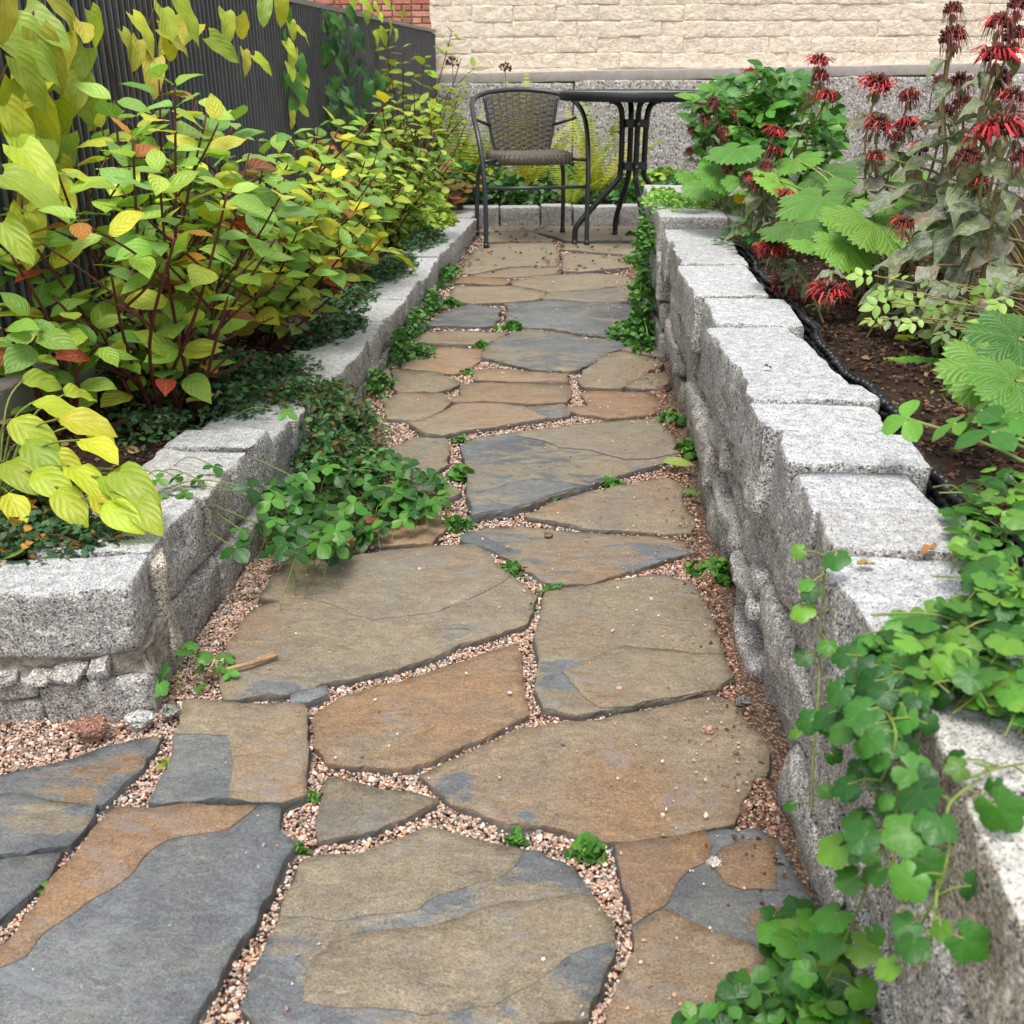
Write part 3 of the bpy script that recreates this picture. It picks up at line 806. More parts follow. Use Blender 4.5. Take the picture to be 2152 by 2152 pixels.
def block_mesh(hx, hy, hz, seed, rough=0.008, r=0.009, cell=0.025, sawn=True, skew=0.0, top_rough=0.0012):
    """rounded, split granite block; local axes: x across, y along, z up"""
    L = [lines(h, min(r, h * 0.6), cell) for h in (hx, hy, hz)]
    H = (hx, hy, hz)
    verts, key, faces, mats = [], {}, [], []
    def vid(p):
        k = tuple(round(c, 5) for c in p)
        if k not in key:
            key[k] = len(verts); verts.append(Vector(p))
        return key[k]
    for ax in range(3):
        a, b = [i for i in range(3) if i != ax]
        for sgn in (-1, 1):
            for i in range(len(L[a]) - 1):
                for j in range(len(L[b]) - 1):
                    q = []
                    for (ii, jj) in ((i, j), (i + 1, j), (i + 1, j + 1), (i, j + 1)):
                        p = [0, 0, 0]; p[ax] = sgn * H[ax]; p[a] = L[a][ii]; p[b] = L[b][jj]
                        q.append(vid(p))
                    flip = (sgn < 0) ^ (ax == 1)
                    faces.append(tuple(reversed(q)) if flip else tuple(q))
                    mats.append(0 if (ax == 2 and sgn > 0 and sawn) else 1)
    s = Vector((seed * 3.7 % 50, seed * 7.3 % 50, seed * 1.9 % 50))
    out = []
    for p in verts:
        q = Vector([max(-H[i] + r, min(H[i] - r, p[i])) for i in range(3)])
        d = p - q
        istop = p.z > hz - 1e-5
        v = q + d.normalized() * min(r, d.length) if d.length > 1e-6 else p.copy()
        if istop and sawn: v.z = p.z - (p.z - v.z) * 0.35
        nx = [0, 0, 0]
        for i in range(3):
            if abs(p[i]) > H[i] - r: nx[i] = math.copysign(1, p[i])
        nv = Vector(nx)
        fb = noise.noise((p + s) * 9) * 0.9 + noise.noise((p + s) * 24) * 0.5 + noise.noise((p + s) * 60) * 0.16
        ridge = -abs(noise.noise((p + s) * 13)) * 1.1 + 0.35
        amt = rough * (fb + ridge * 0.8)
        if nv.x or nv.y:
            h = Vector((nv.x, nv.y, 0))
            v += h.normalized() * amt
            if not istop: v.z += noise.noise((p + s) * 31) * rough * 0.3
        if nv.z:
            tr = top_rough if (sawn and nv.z > 0) else rough * 0.8
            v.z += nv.z * tr * (noise.noise((p + s) * 12) + 0.5 * noise.noise((p + s) * 45))
        v.y += skew * v.x
        out.append(v)
    me = py_mesh('granite_block', out, faces)
    me.materials.append(M['sawn']); me.materials.append(M['split'])
    me.polygons.foreach_set('material_index', mats)
    # crisp break between sawn top and split face
    me.update()
    return me

def tint(rng, warm=0.0, v=0.1):
    k = 1 + rng.uniform(-v, v)
    return (k * (1 + 0.13 * warm), k * (1 + 0.05 * warm), k * (1 - 0.09 * warm))

SEED = [0]
def put_block(parent, name, c, h, rng, rotz=0.0, warm=0.0, tilt=(0, 0), **kw):
    SEED[0] += 1
    me = block_mesh(*h, SEED[0], **kw)
    c = Vector(c) - parent.location
    m = T(c) @ Matrix.Rotation(rotz, 4, 'Z') @ Matrix.Rotation(tilt[0], 4, 'X') @ Matrix.Rotation(tilt[1], 4, 'Y')
    return obj(name, me, None, parent, m, tint(rng, warm))

# right wall
rng = random.Random(5)
ZT = 0.38
rw = thing('granite_wall', 'tall grey granite block wall with pale caps along right side of path', 'wall', (WX_R + 0.08, 1.7, -0.03))
JD = [2120, 1760, 1492, 1300, 1143, 1042, 957, 878, 814, 759, 727, 607, 557, 518, 495, 450, 428]
JY = []
for yd in JD:
    xd = 1095 + 0.53 * (yd - 127)
    JY.append(D(xd, yd, ZT).y)
JY = [JY[0] - 0.25] + JY
CAPH = 0.055
for i in range(len(JY) - 1):
    y0, y1 = JY[i], JY[i + 1]
    if y1 - y0 < 0.02: continue
    wd = 0.165 + rng.uniform(-.014, .014)
    warm = 0.75 if i in (1, 2) else (0.5 if i == 3 else rng.uniform(-.15, .15))
    hh = CAPH * rng.uniform(0.9, 1.25)
    dz = rng.uniform(-.007, .005)
    put_block(rw, 'cap_stone', (WX_R + 0.004 + wd / 2 + rng.uniform(-.012, .014), (y0 + y1) / 2, ZT + dz - hh), (wd / 2, (y1 - y0) / 2 - 0.003, hh), rng,
              rng.uniform(-.06, .06), warm, (rng.uniform(-.012, .012), rng.uniform(-.02, .02)), rough=0.0115, r=0.007, cell=0.018 if y0 < 2 else 0.03, skew=rng.uniform(-.12, .12))
# face courses
zc = [(0.262, 0.065), (0.19, 0.062), (0.115, 0.068), (0.03, 0.06)]
zlev = [(0.155, 0.265), (0.065, 0.152), (-0.04, 0.062)]
for ci, (za, zb) in enumerate(zlev):
    y = -0.2 + rng.uniform(0, .1)
    while y < 3.2:
        ln = rng.uniform(0.13, 0.36)
        y1 = min(y + ln, 3.22)
        if y1 - y > 0.05:
            sub = rng.random()
            if sub < 0.22 and zb - za > 0.08:           # two thin stones instead of one
                zm = za + (zb - za) * rng.uniform(0.4, 0.6)
                spans = [(za, zm - 0.003), (zm + 0.003, zb)]
            else:
                spans = [(za + rng.uniform(0, .004), zb - rng.uniform(0, .006))]
            for (p, q) in spans:
                put_block(rw, 'granite_block', (WX_R + 0.088 + (0.008 if ci == 2 else 0) + rng.uniform(-.014, .018), (y + y1) / 2, (p + q) / 2), (0.072, (y1 - y) / 2 - rng.uniform(.004, .011), (q - p) / 2 - rng.uniform(.001, .005)), rng,
                          rng.uniform(-.03, .03), rng.uniform(-.1, .35), (rng.uniform(-.02, .02), rng.uniform(-.04, .04)), rough=0.014, r=0.012, cell=0.02 if y < 1.8 else 0.034, sawn=False)
        y = y1
V, Fc = box_vf((WX_R + 0.115, 1.45, 0.13), (0.05, 1.75, 0.16))
obj('wall_core', py_mesh('wall_core', rel(V, rw), Fc, smooth=False), M['fill'], rw)
# the wall's far section, one step on
rw2 = thing('granite_wall', 'far end of the right granite wall, hung with creeper, before the table', 'wall', (WX_R + 0.08, 3.8, -0.03))
for (y0, y1, wd, zt) in ((3.40, 3.62, 0.22, 0.405), (3.63, 3.95, 0.17, 0.40), (3.96, 4.28, 0.17, 0.415)):
    put_block(rw2, 'cap_stone', (WX_R - 0.004 + wd / 2, (y0 + y1) / 2, zt - 0.055), (wd / 2, (y1 - y0) / 2, 0.055), rng, rng.uniform(-.03, .03), rough=0.008, r=0.009, cell=0.03)
put_block(rw2, 'cap_stone', (WX_R + 0.33, 3.52, 0.345), (0.105, 0.09, 0.05), rng, 0.05, rough=0.008, cell=0.03)
for (za, zb) in ((0.165, 0.295), (0.075, 0.16), (-0.04, 0.07)):
    y = 3.25
    while y < 4.28:
        y1 = min(4.3, y + rng.uniform(.16, .34))
        put_block(rw2, 'granite_block', (WX_R + 0.075 + rng.uniform(-.008, .008), (y + y1) / 2, (za + zb) / 2), (0.075, (y1 - y) / 2 - .003, (zb - za) / 2), rng, rng.uniform(-.04, .04), 0.1, rough=0.011, r=0.012, cell=0.035, sawn=False)
        y = y1
V, Fc = box_vf((WX_R + 0.11, 3.77, 0.13), (0.05, 0.51, 0.16))
obj('wall_core', py_mesh('wall_core', rel(V, rw2), Fc, smooth=False), M['fill'], rw2)

# left wall
lw = thing('granite_wall', 'low granite wall edging the left shrub bed along the path', 'wall', (-0.66, 3.4, -0.03))
LJ = [1060, 942, 899, 855, 822, 788, 752, 717, 669, 640, 609, 566, 527, 485, 457, 436, 410, 396]
LY = []
for yd in LJ:
    z = 0.17
    for _ in range(6):
        xs = 1095 - 0.78 * (yd - 127)
        z = left_top(D(xs, yd, z).y)
    LY.append(D(xs, yd, z).y)
LY[0] = 1.31
for i in range(len(LY) - 1):
    y0, y1 = LY[i], LY[i + 1]
    ym = (y0 + y1) / 2
    zt = left_top(ym) + rng.uniform(-.005, .005)
    hh = 0.045 if ym > 2.5 else 0.055
    wd = rng.uniform(.15, .185)
    put_block(lw, 'cap_stone', (left_foot(ym) + 0.002 - wd / 2 + rng.uniform(-.010, .010), ym, zt - hh + rng.uniform(-.006, .006)), (wd / 2, (y1 - y0) / 2 - .004, hh), rng, rng.uniform(-.08, .08) - 0.01, 0.5 if i == 1 else rng.uniform(-.1, .15),
              (rng.uniform(-.02, .02), rng.uniform(-.025, .025)), rough=0.0145, r=0.008, cell=0.018 if y0 < 2.2 else 0.03, skew=rng.uniform(-.08, .08))
y = 1.32
while y < 5.7:
    y1 = y + rng.uniform(.16, .4)
    ym = (y + y1) / 2
    zt = left_top(ym) - (0.09 if ym > 2.5 else 0.112)
    put_block(lw, 'granite_block', (left_foot(ym) - 0.07 + rng.uniform(-.004, .012), ym, (zt - 0.035) / 2), (0.07, (y1 - y) / 2 - .003, (zt + 0.035) / 2), rng, rng.uniform(-.03, .03), rng.uniform(0, .3), rough=0.011, r=0.011, cell=0.022 if y < 2.2 else 0.035, sawn=False)
    y = y1
V, Fc = box_vf((-0.68, 3.5, 0.02), (0.035, 2.2, 0.06))
obj('wall_core', py_mesh('wall_core', rel(V, lw), Fc, smooth=False), M['fill'], lw)

# the wall's return in the foreground
rt = thing('granite_wall', 'foreground return of the left wall, big pale block over crumbling mortar', 'wall', (-0.72, 1.24, -0.03))
ang = math.radians(8)
put_block(rt, 'cap_stone', (-0.725, 1.250, 0.137), (0.125, 0.058, 0.053), rng, ang, 0, (0.0, -0.015), rough=0.008, r=0.014, cell=0.013)
put_block(rt, 'cap_stone', (-0.985, 1.212, 0.137), (0.125, 0.058, 0.053), rng, ang, 0, rough=0.008, r=0.014, cell=0.016)
put_block(rt, 'granite_block', (-0.665, 1.258, 0.010), (0.075, 0.065, 0.04), rng, ang, 0.1, rough=0.007, r=0.012, cell=0.012, sawn=False)
put_block(rt, 'granite_block', (-0.805, 1.242, -0.005), (0.062, 0.065, 0.026), rng, ang, 0.1, rough=0.007, r=0.01, cell=0.012, sawn=False)
put_block(rt, 'granite_block', (-0.805, 1.243, 0.041), (0.06, 0.065, 0.016), rng, ang, 0.1, rough=0.006, r=0.008, cell=0.012, sawn=False)
put_block(rt, 'granite_block', (-0.98, 1.22, 0.015), (0.11, 0.065, 0.05), rng, ang, 0.1, rough=0.007, r=0.012, cell=0.016, sawn=False)
for q in range(6):
    put_block(rt, 'stone_chip', (-0.64 - 0.045 * q + rng.uniform(-.012, .012), 1.196 - 0.004 * q + rng.uniform(-.004, .006), 0.066 + rng.uniform(-.012, .012)), (rng.uniform(.012, .024), .020, rng.uniform(.0035, .007)), rng, ang + rng.uniform(-.3, .3), .2, (rng.uniform(-.25, .25), rng.uniform(-.3, .3)), rough=0.005, r=0.0015, cell=0.008, sawn=False)
mo = put_block(rt, 'mortar_bed', (-0.80, 1.247, 0.068), (0.21, 0.052, 0.024), rng, ang, 0.0, rough=0.019, r=0.008, cell=0.008, sawn=False)
mo.data.materials[0] = M['mortar']; mo.data.materials[1] = M['mortar']
mo2 = put_block(rt, 'mortar_joint', (-0.605, 1.335, 0.10), (0.014, 0.028, 0.08), rng, 0.3, 0.9, rough=0.01, r=0.01, cell=0.01, sawn=False)

# edging at the back of the path
be = thing('stone_edging', 'row of low granite edging stones at the far end of the path behind chair', 'edging', (-0.1, 6.15, -0.03))
ex = -0.66
while ex < 0.55:
    w = rng.uniform(.17, .27)
    put_block(be, 'edging_stone', (ex + w / 2, 6.15 + (ex + .6) * 0.10 + rng.uniform(-.01, .01), 0.035 + rng.uniform(-.008, .008)), (w / 2 - .004, 0.06, 0.07), rng, 0.1 + rng.uniform(-.03, .03), 0.05, rough=0.01, r=0.01, cell=0.035)
    ex += w

# ------------------------------------------------------------------ planting soil
def soil_left(x, y):
    k = max(0, min(1, (-0.72 - x) / 0.4))
    return left_top(y) - 0.045 + 0.10 * k + 0.014 * fbm((x, y, 1), 6, 3)
def soil_right(x, y):
    return ZT - 0.040 + 0.03 * min(1, max(0, (x - 0.48) / 0.6)) + 0.016 * fbm((x, y, 2), 6, 3)
def soil_back(x, y):
    return 0.06 + 0.03 * (y - 6.2) / 2 + 0.012 * fbm((x, y, 3), 5, 3)
XE = lambda y: -1.165 + (y - 1.2) / 6.9 * 0.11            # fence line
def bed(name, x0f, x1f, y0, y1, nx, ny, zf):
    V, P = [], []
    for j in range(ny):
        yy = y0 + (y1 - y0) * j / (ny - 1)
        for i in range(nx):
            xx = x0f(yy) + (x1f(yy) - x0f(yy)) * i / (nx - 1)
            V.append((xx, yy, zf(xx, yy)))
    P = [(j * nx + i, j * nx + i + 1, (j + 1) * nx + i + 1, (j + 1) * nx + i) for j in range(ny - 1) for i in range(nx - 1)]
    return obj(name, np_mesh(name, V, P), M['soil'], kind='structure')
bed('soil_bed_left', lambda y: XE(y) - 0.6 if y < 1.3 else XE(y) - 0.02, lambda y: left_foot(y) - 0.1, 1.25, 6.15, 24, 150, soil_left)
bed('soil_bed_right', lambda y: WX_R + 0.226 + 0.008 * math.sin(y * 9), lambda y: 2.6, -0.3, 4.35, 60, 120, soil_right)
bed('soil_bed_back', lambda y: -1.15, lambda y: 2.8, 6.18, 8.2, 60, 40, soil_back)

def crumbs(name, zf, boxf, n, cols, label, rr=(.002, .006)):
    P = boxf(n)
    r = NP.uniform(*rr, len(P))
    z = np.array([zf(a, b) for a, b in P]) + r * 0.3
    cs = np.array([lin(h) for h in cols])[NP.integers(0, len(cols), len(P))] * NP.uniform(.7, 1.2, (len(P), 1))
    tag(stones(name, np.concatenate([P, z[:, None]], 1), r, cs, M['crumb'], (0.3, 0.9)), label, 'mulch', kind='stuff')
SC = ('#3a2d24', '#4c3a2e', '#2a201a', '#5e4838', '#6f4a3a', '#352820', '#7a6450')
crumbs('mulch', soil_left, lambda n: np.stack([NP.uniform(-1.1, -0.72, n), NP.uniform(1.3, 4.2, n)], 1), 9000, SC, 'dark crumbly mulch on the left shrub bed')
crumbs('mulch', soil_right, lambda n: np.stack([NP.uniform(0.49, 1.1, n), NP.uniform(0.6, 3.2, n)], 1), 12000, SC, 'dark brown crumbly mulch on the right flower bed')

# black dimpled membrane behind the right wall
mb = thing('dimple_membrane', 'black dimpled plastic membrane strip behind the caps of the right wall', 'membrane', (0.45, 1.6, 0.2))
V, Fc = [], []
n = 120
for i in range(n):
    y = 0.45 + 2.7 * i / (n - 1)
    x = WX_R + 0.217 + 0.008 * math.sin(y * 9) + 0.004 * math.sin(y * 31)
    for (dx, z) in ((0, 0.2), (0, 0.362 + .006 * math.sin(y * 13)), (0.004, 0.362 + .006 * math.sin(y * 13)), (0.004, 0.2)):
        V.append(Vector((x + dx, y, z)))
for i in range(n - 1):
    for k in range(4):
        a = i * 4 + k; b = i * 4 + (k + 1) % 4
        Fc.append((a, b, b + 4, a + 4))
obj('sheet', py_mesh('sheet', rel(V, mb), Fc, smooth=False), M['rubber'], mb)
sp = []
for i in range(150):
    y = 0.46 + 2.68 * i / 149
    x = WX_R + 0.217 + 0.008 * math.sin(y * 9) + 0.004 * math.sin(y * 31)
    for k in range(4):
        sp.append((x - 0.003, y + (k % 2) * 0.009, 0.356 - k * 0.017 + .006 * math.sin(y * 13)))
st = np.array(sp) - np.array(mb.location)[None]
me_o = stones('stud', st, np.full(len(st), 0.0095), np.full((len(st), 3), 0.012), M['rubber'], (0.8, 1.0))
me_o.parent = mb; me_o['kind'] = 'stuff'
me_o.data.polygons.foreach_set('use_smooth', [True] * len(me_o.data.polygons))

# ------------------------------------------------------------------ buildings and fence
YW = 8.2
XL = -1.085
bw = thing('painted_brick_wall', 'cream painted brick house wall on a grey granite plinth behind table', 'wall', (1.0, YW + 0.2, -0.1))
V, Fc = box_vf((XL + 3.5, YW + 2.0, 2.6), (3.5, 1.9985, 2.72))
obj('wall_core', py_mesh('wall_core', rel(V, bw), Fc, smooth=False), M['cream'], bw)
def pl_top(x): return 0.80 + (x - XL) * 0.018
bvars = []
for k in range(6):
    bvars.append(block_mesh(0.1525, 0.030, 0.0525, 900 + k, rough=0.0055, r=0.007, cell=0.024, sawn=False))
    bvars[-1].materials.clear(); bvars[-1].materials.append(M['cream']); bvars[-1].polygons.foreach_set('material_index', [0] * len(bvars[-1].polygons))
rng = random.Random(21)
row = 0
z = 0.78
while z < 1.62:
    x = XL + 0.15 - (0.15 if row % 2 else 0)
    while x < 3.2:
        hw = 0.148
        cx = x
        if cx - hw < XL:
            sc = 0.5; cx = XL + 0.076
        else: sc = 1.0
        if z + 0.05 > pl_top(cx) + 0.01:
            m = T(Vector((cx + rng.uniform(-.008, .008), YW - 0.002 + 0.026 + rng.uniform(-.0035, .0035), z + rng.uniform(-.006, .006))) - bw.location) @ Matrix.Rotation(rng.uniform(-.03, .03), 4, 'Y') @ Matrix.Diagonal((sc * rng.uniform(.96, 1.03), 1, rng.uniform(.94, 1.06), 1))
            obj('brick', bvars[rng.randrange(6)], None, bw, m)
        x += 0.302
    z += 0.1035; row += 1
# plinth of big granite stones under a cement fillet
px = XL - 0.01
for w in (1.05, 1.35, 1.2, 1.3):
    zt = pl_top(px + w / 2) - 0.075
    SEED[0] += 1
    me = block_mesh(w / 2 - .004, 0.06, (zt + 0.1) / 2, SEED[0], rough=0.01, r=0.012, cell=0.06, sawn=False)
    me.materials.clear(); me.materials.append(M['plinth']); me.polygons.foreach_set('material_index', [0] * len(me.polygons))
    obj('plinth_stone', me, None, bw, T(Vector((px + w / 2, YW - 0.035, (zt - 0.1) / 2)) - bw.location), (1, 1, 1))
    px += w
me = block_mesh(2.46, 0.058, 0.036, 77, rough=0.004, r=0.008, cell=0.08, sawn=False)
me.materials.clear(); me.materials.append(M['cement']); me.polygons.foreach_set('material_index', [0] * len(me.polygons))
obj('plinth_fillet', me, None, bw, T(Vector((XL + 2.45, YW - 0.03, pl_top(XL + 2.45) - 0.038)) - bw.location) @ Matrix.Rotation(-0.018, 4, 'Y'))

rb = thing('red_brick_wall', 'red brick wall rising behind the dark fence', 'wall', (-3.2, 14.6, -0.1))
V, Fc = box_vf((-3.2, 14.75, 2.6), (2.4, 0.12, 2.72))
obj('wall_core', py_mesh('wall_core', rel(V, rb), Fc, smooth=False), M['brick_joint'], rb)
V, Fc = box_vf((0, 0, 0), (0.118, 0.03, 0.0305))
bm = bmesh.new()
vs = [bm.verts.new(v) for v in V]
for f in Fc: bm.faces.new([vs[i] for i in f])
bmesh.ops.bevel(bm, geom=bm.edges[:], offset=0.006, segments=1, affect='EDGES')
bme = bpy.data.meshes.new('brick'); bm.to_mesh(bme); bm.free(); bme.materials.append(M['brick'])
RB = [lin(h) for h in ('#c48a76', '#b87a68', '#cc9a86', '#ad6e5c', '#c08878', '#b0806c')]
row = 0; z = 1.02
while z < 1.95:
    x = -4.3 + (0.125 if row % 2 else 0); k = row % 2
    while x < -1.72:
        hd = (row % 2 == 1)
        sx = 0.48 if hd else 1.0
        obj('brick', bme, None, rb, T(Vector((x, 14.62 + rng.uniform(-.004, .004), z)) - rb.location) @ Matrix.Diagonal((sx, 1, 1, 1)), vary(RB[rng.randrange(6)], rng, .2))
        x += 0.129 if hd else 0.25
    z += 0.0745; row += 1

# fence
fn = thing('slatted_fence', 'dark charcoal fence of narrow upright slats behind the left shrubs', 'fence', (-1.11, 4.6, 0.15))
FA, FB = 0.75, 8.12
fdir = Vector((XE(FB) - XE(FA), FB - FA, 0)).normalized()
fn.rotation_euler = (0, 0, -math.atan2(fdir.x, fdir.y))
fz = 1.075
fl = (Vector((XE(FB), FB, 0)) - Vector((XE(FA), FA, 0))).length
fn.location = (Vector((XE(FA), FA, 0.15)) + Vector((XE(FB), FB, 0.15))) / 2
half = fl / 2
hz = fz - 0.15
V, Fc = join([box_vf((0.0, 0, hz / 2), (0.004, 0.0145, hz / 2 - .012))])
slat_me = py_mesh('slat', V, Fc, smooth=False); slat_me.materials.append(M['fence'])
V, Fc = box_vf((0.003, 0, hz / 2), (0.008, 0.0028, hz / 2 - .014))
fin_me = py_mesh('slat', V, Fc, smooth=False); fin_me.materials.append(M['fence_fin'])
V, Fc = box_vf((-0.014, 0, hz / 2), (0.004, half, hz / 2 - .02))
obj('backing_sheet', py_mesh('backing_sheet', V, Fc, smooth=False), M['fence_back'], fn)
n = int(fl / 0.036)
for i in range(n):
    y = -half + 0.018 + i * 0.036
    obj('slat', slat_me, None, fn, T((rng.uniform(-.001, .001), y, 0)))
    if i % 1 == 0:
        obj('ridge', fin_me, None, fn, T((0.002, y + 0.018, 0)))
for y in np.linspace(-half, half, 5):
    V, Fc = box_vf((-0.045, y, hz / 2), (0.025, 0.025, hz / 2))
    obj('post', py_mesh('post', V, Fc, smooth=False), M['fence'], fn)
V, Fc = box_vf((-0.01, 0, hz + 0.002), (0.028, half, 0.010))
obj('top_rail', py_mesh('top_rail', V, Fc, smooth=False), M['fence_fin'], fn)
kb = tag(obj('kerb', py_mesh('kerb', *box_vf((0, 0, 0), (0.03, half - 0.05, 0.11)), smooth=False), M['cement'], None, T((fn.location.x + 0.055, fn.location.y, 0.165)) @ Matrix.Rotation(fn.rotation_euler.z, 4, 'Z')),
         'pale concrete kerb along the foot of the dark fence', 'kerb')

# ------------------------------------------------------------------ chair
ch = thing('armchair', 'wicker garden armchair with bent dark steel frame in front of back bed', 'chair', (-0.255, 5.6, 0.0), math.atan2(0.125, 0.496))
rt_ = 0.0125
hoop = [(-.262, -.225, 0.0), (-.262, -.215, .20), (-.268, -.19, .38), (-.278, -.12, .52), (-.285, .00, .62), (-.262, .14, .685), (-.19, .235, .715), (-.09, .275, .728), (0, .285, .732)]
hoop = hoop + [(-x, y, z) for (x, y, z) in reversed(hoop[:-1])]
obj('frame_hoop', py_mesh('frame_hoop', *tube(smooth_path(hoop, 6), rt_, 10)), M['metal'], ch)
for s in (-1, 1):
    leg = [(s * .19, -.17, .395), (s * .205, .05, .39), (s * .215, .155, .375), (s * .232, .20, .31), (s * .238, .215, .16), (s * .24, .225, 0.0)]
    obj('rear_leg', py_mesh('rear_leg', *tube(smooth_path(leg, 6), 0.0115, 10)), M['metal'], ch)
    obj('seat_stub', py_mesh('seat_stub', *tube([(s * .185, -.14, .415), (s * .268, -.175, .41)], 0.008, 8)), M['metal'], ch)
    obj('back_stub', py_mesh('back_stub', *tube([(s * .165, .19, .56), (s * .272, .10, .60)], 0.008, 8)), M['metal'], ch)
obj('front_rail', py_mesh('front_rail', *tube([(-.262, -.205, .285), (.262, -.205, .285)], 0.009, 8)), M['metal'], ch)
def back_pt(u, v):            # u -1..1 across, v 0..1 up
    w = 0.150 + 0.045 * v
    x = u * w
    y = 0.185 + 0.075 * v - 0.05 * (u * u) * (0.4 + 0.6 * v)
    z = 0.425 + 0.295 * v - 0.018 * u * u * v
    return Vector((x, y, z))
bf = smooth_path([back_pt(-1, 1), back_pt(-1, .6), back_pt(-.98, .25), back_pt(-.93, 0)], 4)
obj('back_upright', py_mesh('back_upright', *tube(bf, 0.008, 8)), M['metal'], ch)
bf = smooth_path([back_pt(1, 1), back_pt(1, .6), back_pt(.98, .25), back_pt(.93, 0)], 4)
obj('back_upright', py_mesh('back_upright', *tube(bf, 0.008, 8)), M['metal'], ch)
parts = []
NR = 10
for j in range(46):                         # weft strands woven over the ribs
    v = (j + 0.5) / 46
    pts = []
    for i in range(NR * 4 + 1):
        u = -0.97 + 1.94 * i / (NR * 4)
        p = back_pt(u, v)
        diamond = abs(u) * 1.2 + abs(v - .55) * 4 < 0.75
        w = math.sin((i / 4.0) * math.pi + (math.pi if (j // (1 if diamond else 2)) % 2 else 0))
        p += Vector((0, -0.0045 * w, 0))
        pts.append(p)
    V, Fc = tube(pts, 0.0031, 4, False)
    parts.append((V, Fc))
wv = obj('back_weave', py_mesh('back_weave', *join(parts)), M['wicker'], ch, kind='stuff')
parts = []
for i in range(NR + 1):
    u = -0.97 + 1.94 * i / NR
    parts.append(tube([back_pt(u, k / 6) + Vector((0, 0.001, 0)) for k in range(7)], 0.0045, 5, False))
obj('back_rib', py_mesh('back_rib', *join(parts)), M['wicker'], ch, kind='stuff')
# seat: rounded cushion-like wicker pan
V, Fc = [], []
ns, nr = 40, 7
for k in range(nr):
    f = k / (nr - 1)
    for i in range(ns):
        a = 2 * math.pi * i / ns
        ca, sa = math.cos(a), math.sin(a)
        sq = (abs(ca) ** 4 + abs(sa) ** 4) ** -0.25
        rr = 0.205 * sq * (0.985 if k in (0, nr - 1) else 1.0)
        rr *= 1 - 0.03 * (2 * f - 1) ** 2
        V.append(Vector((ca * rr, sa * rr * 0.95 - 0.01, 0.392 + 0.045 * f + (0.004 * math.sin(i * math.pi) if 0 < k < nr - 1 else 0))))
top0 = (nr - 1) * ns
for k in range(nr - 1):
    for i in range(ns):
        a, b = k * ns + i, k * ns + (i + 1) % ns
        Fc.append((a, b, b + ns, a + ns))
Fc.append(tuple(range(ns - 1, -1, -1)))
c0 = len(V); V.append(Vector((0, -0.01, 0.428)))
for i in range(ns): Fc.append((top0 + i, top0 + (i + 1) % ns, c0))
obj('seat', py_mesh('seat', V, Fc), M['wicker'], ch)
parts = []
for j in range(34):
    y = -0.195 + 0.37 * j / 33
    wx = 0.2 * (1 - (abs(y + 0.01) / 0.2) ** 6) + 0.0
    if wx < 0.05: continue
    pts = [Vector((-wx + 2 * wx * i / 32, y, 0.438 - 0.006 * (1 - ((i - 16) / 16) ** 2) + 0.003 * math.sin(i * math.pi / 2 + (j % 2) * math.pi))) for i in range(33)]
    parts.append(tube(pts, 0.0042, 4, False))
for j in range(60):                         # wrapped strands round the front rim
    a = 2 * math.pi * j / 60
    ca, sa = math.cos(a), math.sin(a)
    sq = (abs(ca) ** 4 + abs(sa) ** 4) ** -0.25
    rr = 0.206 * sq
    pts = [Vector((ca * rr * q, sa * rr * .95 * q - .01, z)) for (q, z) in ((.95, .441), (.99, .438), (1.012, .42), (1.0, .402), (.96, .391))]
    parts.append(tube(pts, 0.0052, 4, False))
obj('seat_weave', py_mesh('seat_weave', *join(parts)), M['wicker'], ch, kind='stuff')
for (x, y) in ((-.262, -.225), (.262, -.225), (-.24, .225), (.24, .225)):
    obj('foot_cap', py_mesh('foot_cap', *tube([(x, y, -.002), (x, y, .022)], 0.0145, 10)), M['metal_black'], ch)

# ------------------------------------------------------------------ table
tb = thing('bistro_table', 'round dark bistro table with four bent legs at the path end', 'table', (0.275, 5.52, 0.0), math.radians(8))
TZ = 0.735
prof = [(0.0, TZ - .006), (0.36, TZ - .006), (0.364, TZ - .001), (0.372, TZ), (0.376, TZ - .004), (0.377, TZ - .038), (0.372, TZ - .044), (0.352, TZ - .044), (0.35, TZ - .02), (0.0, TZ - .02)]
def lathe(pr, n=64):
    V, Fc = [], []
    for (r, z) in pr:
        for i in range(n):
            a = 2 * math.pi * i / n
            V.append(Vector((max(r, 1e-4) * math.cos(a), max(r, 1e-4) * math.sin(a), z)))
    for k in range(len(pr) - 1):
        for i in range(n):
            a, b = k * n + i, k * n + (i + 1) % n
            Fc.append((a, a + n, b + n, b))
    return V, Fc
obj('rim', py_mesh('rim', *lathe(prof[1:9])), M['metal_black'], tb)
obj('table_top', py_mesh('table_top', *lathe([(0.0, TZ - .004), (0.362, TZ - .004), (0.362, TZ - .010), (0.0, TZ - .010)])), M['glass'], tb)
for k in range(4):
    a = math.radians(k * 90 + 5)
    pr = [(0.13, TZ - .046), (0.098, TZ - .052), (0.074, TZ - .078), (0.064, TZ - .12), (0.061, TZ - .18), (0.060, .46), (0.061, .375), (0.072, .32), (0.16, .225), (0.255, .125), (0.285, .085), (0.29, .05), (0.29, 0.0)]
    pts = [Vector((r * math.cos(a), r * math.sin(a), z)) for r, z in pr]
    lg = obj('leg', py_mesh('leg', *tube(smooth_path(pts, 5), 0.0145, 10)), M['metal_black'], tb)
    obj('foot_cap', py_mesh('foot_cap', *tube([(0.29 * math.cos(a), 0.29 * math.sin(a), -.001), (0.29 * math.cos(a), 0.29 * math.sin(a), .02)], 0.0165, 10)), M['metal_black'], lg)
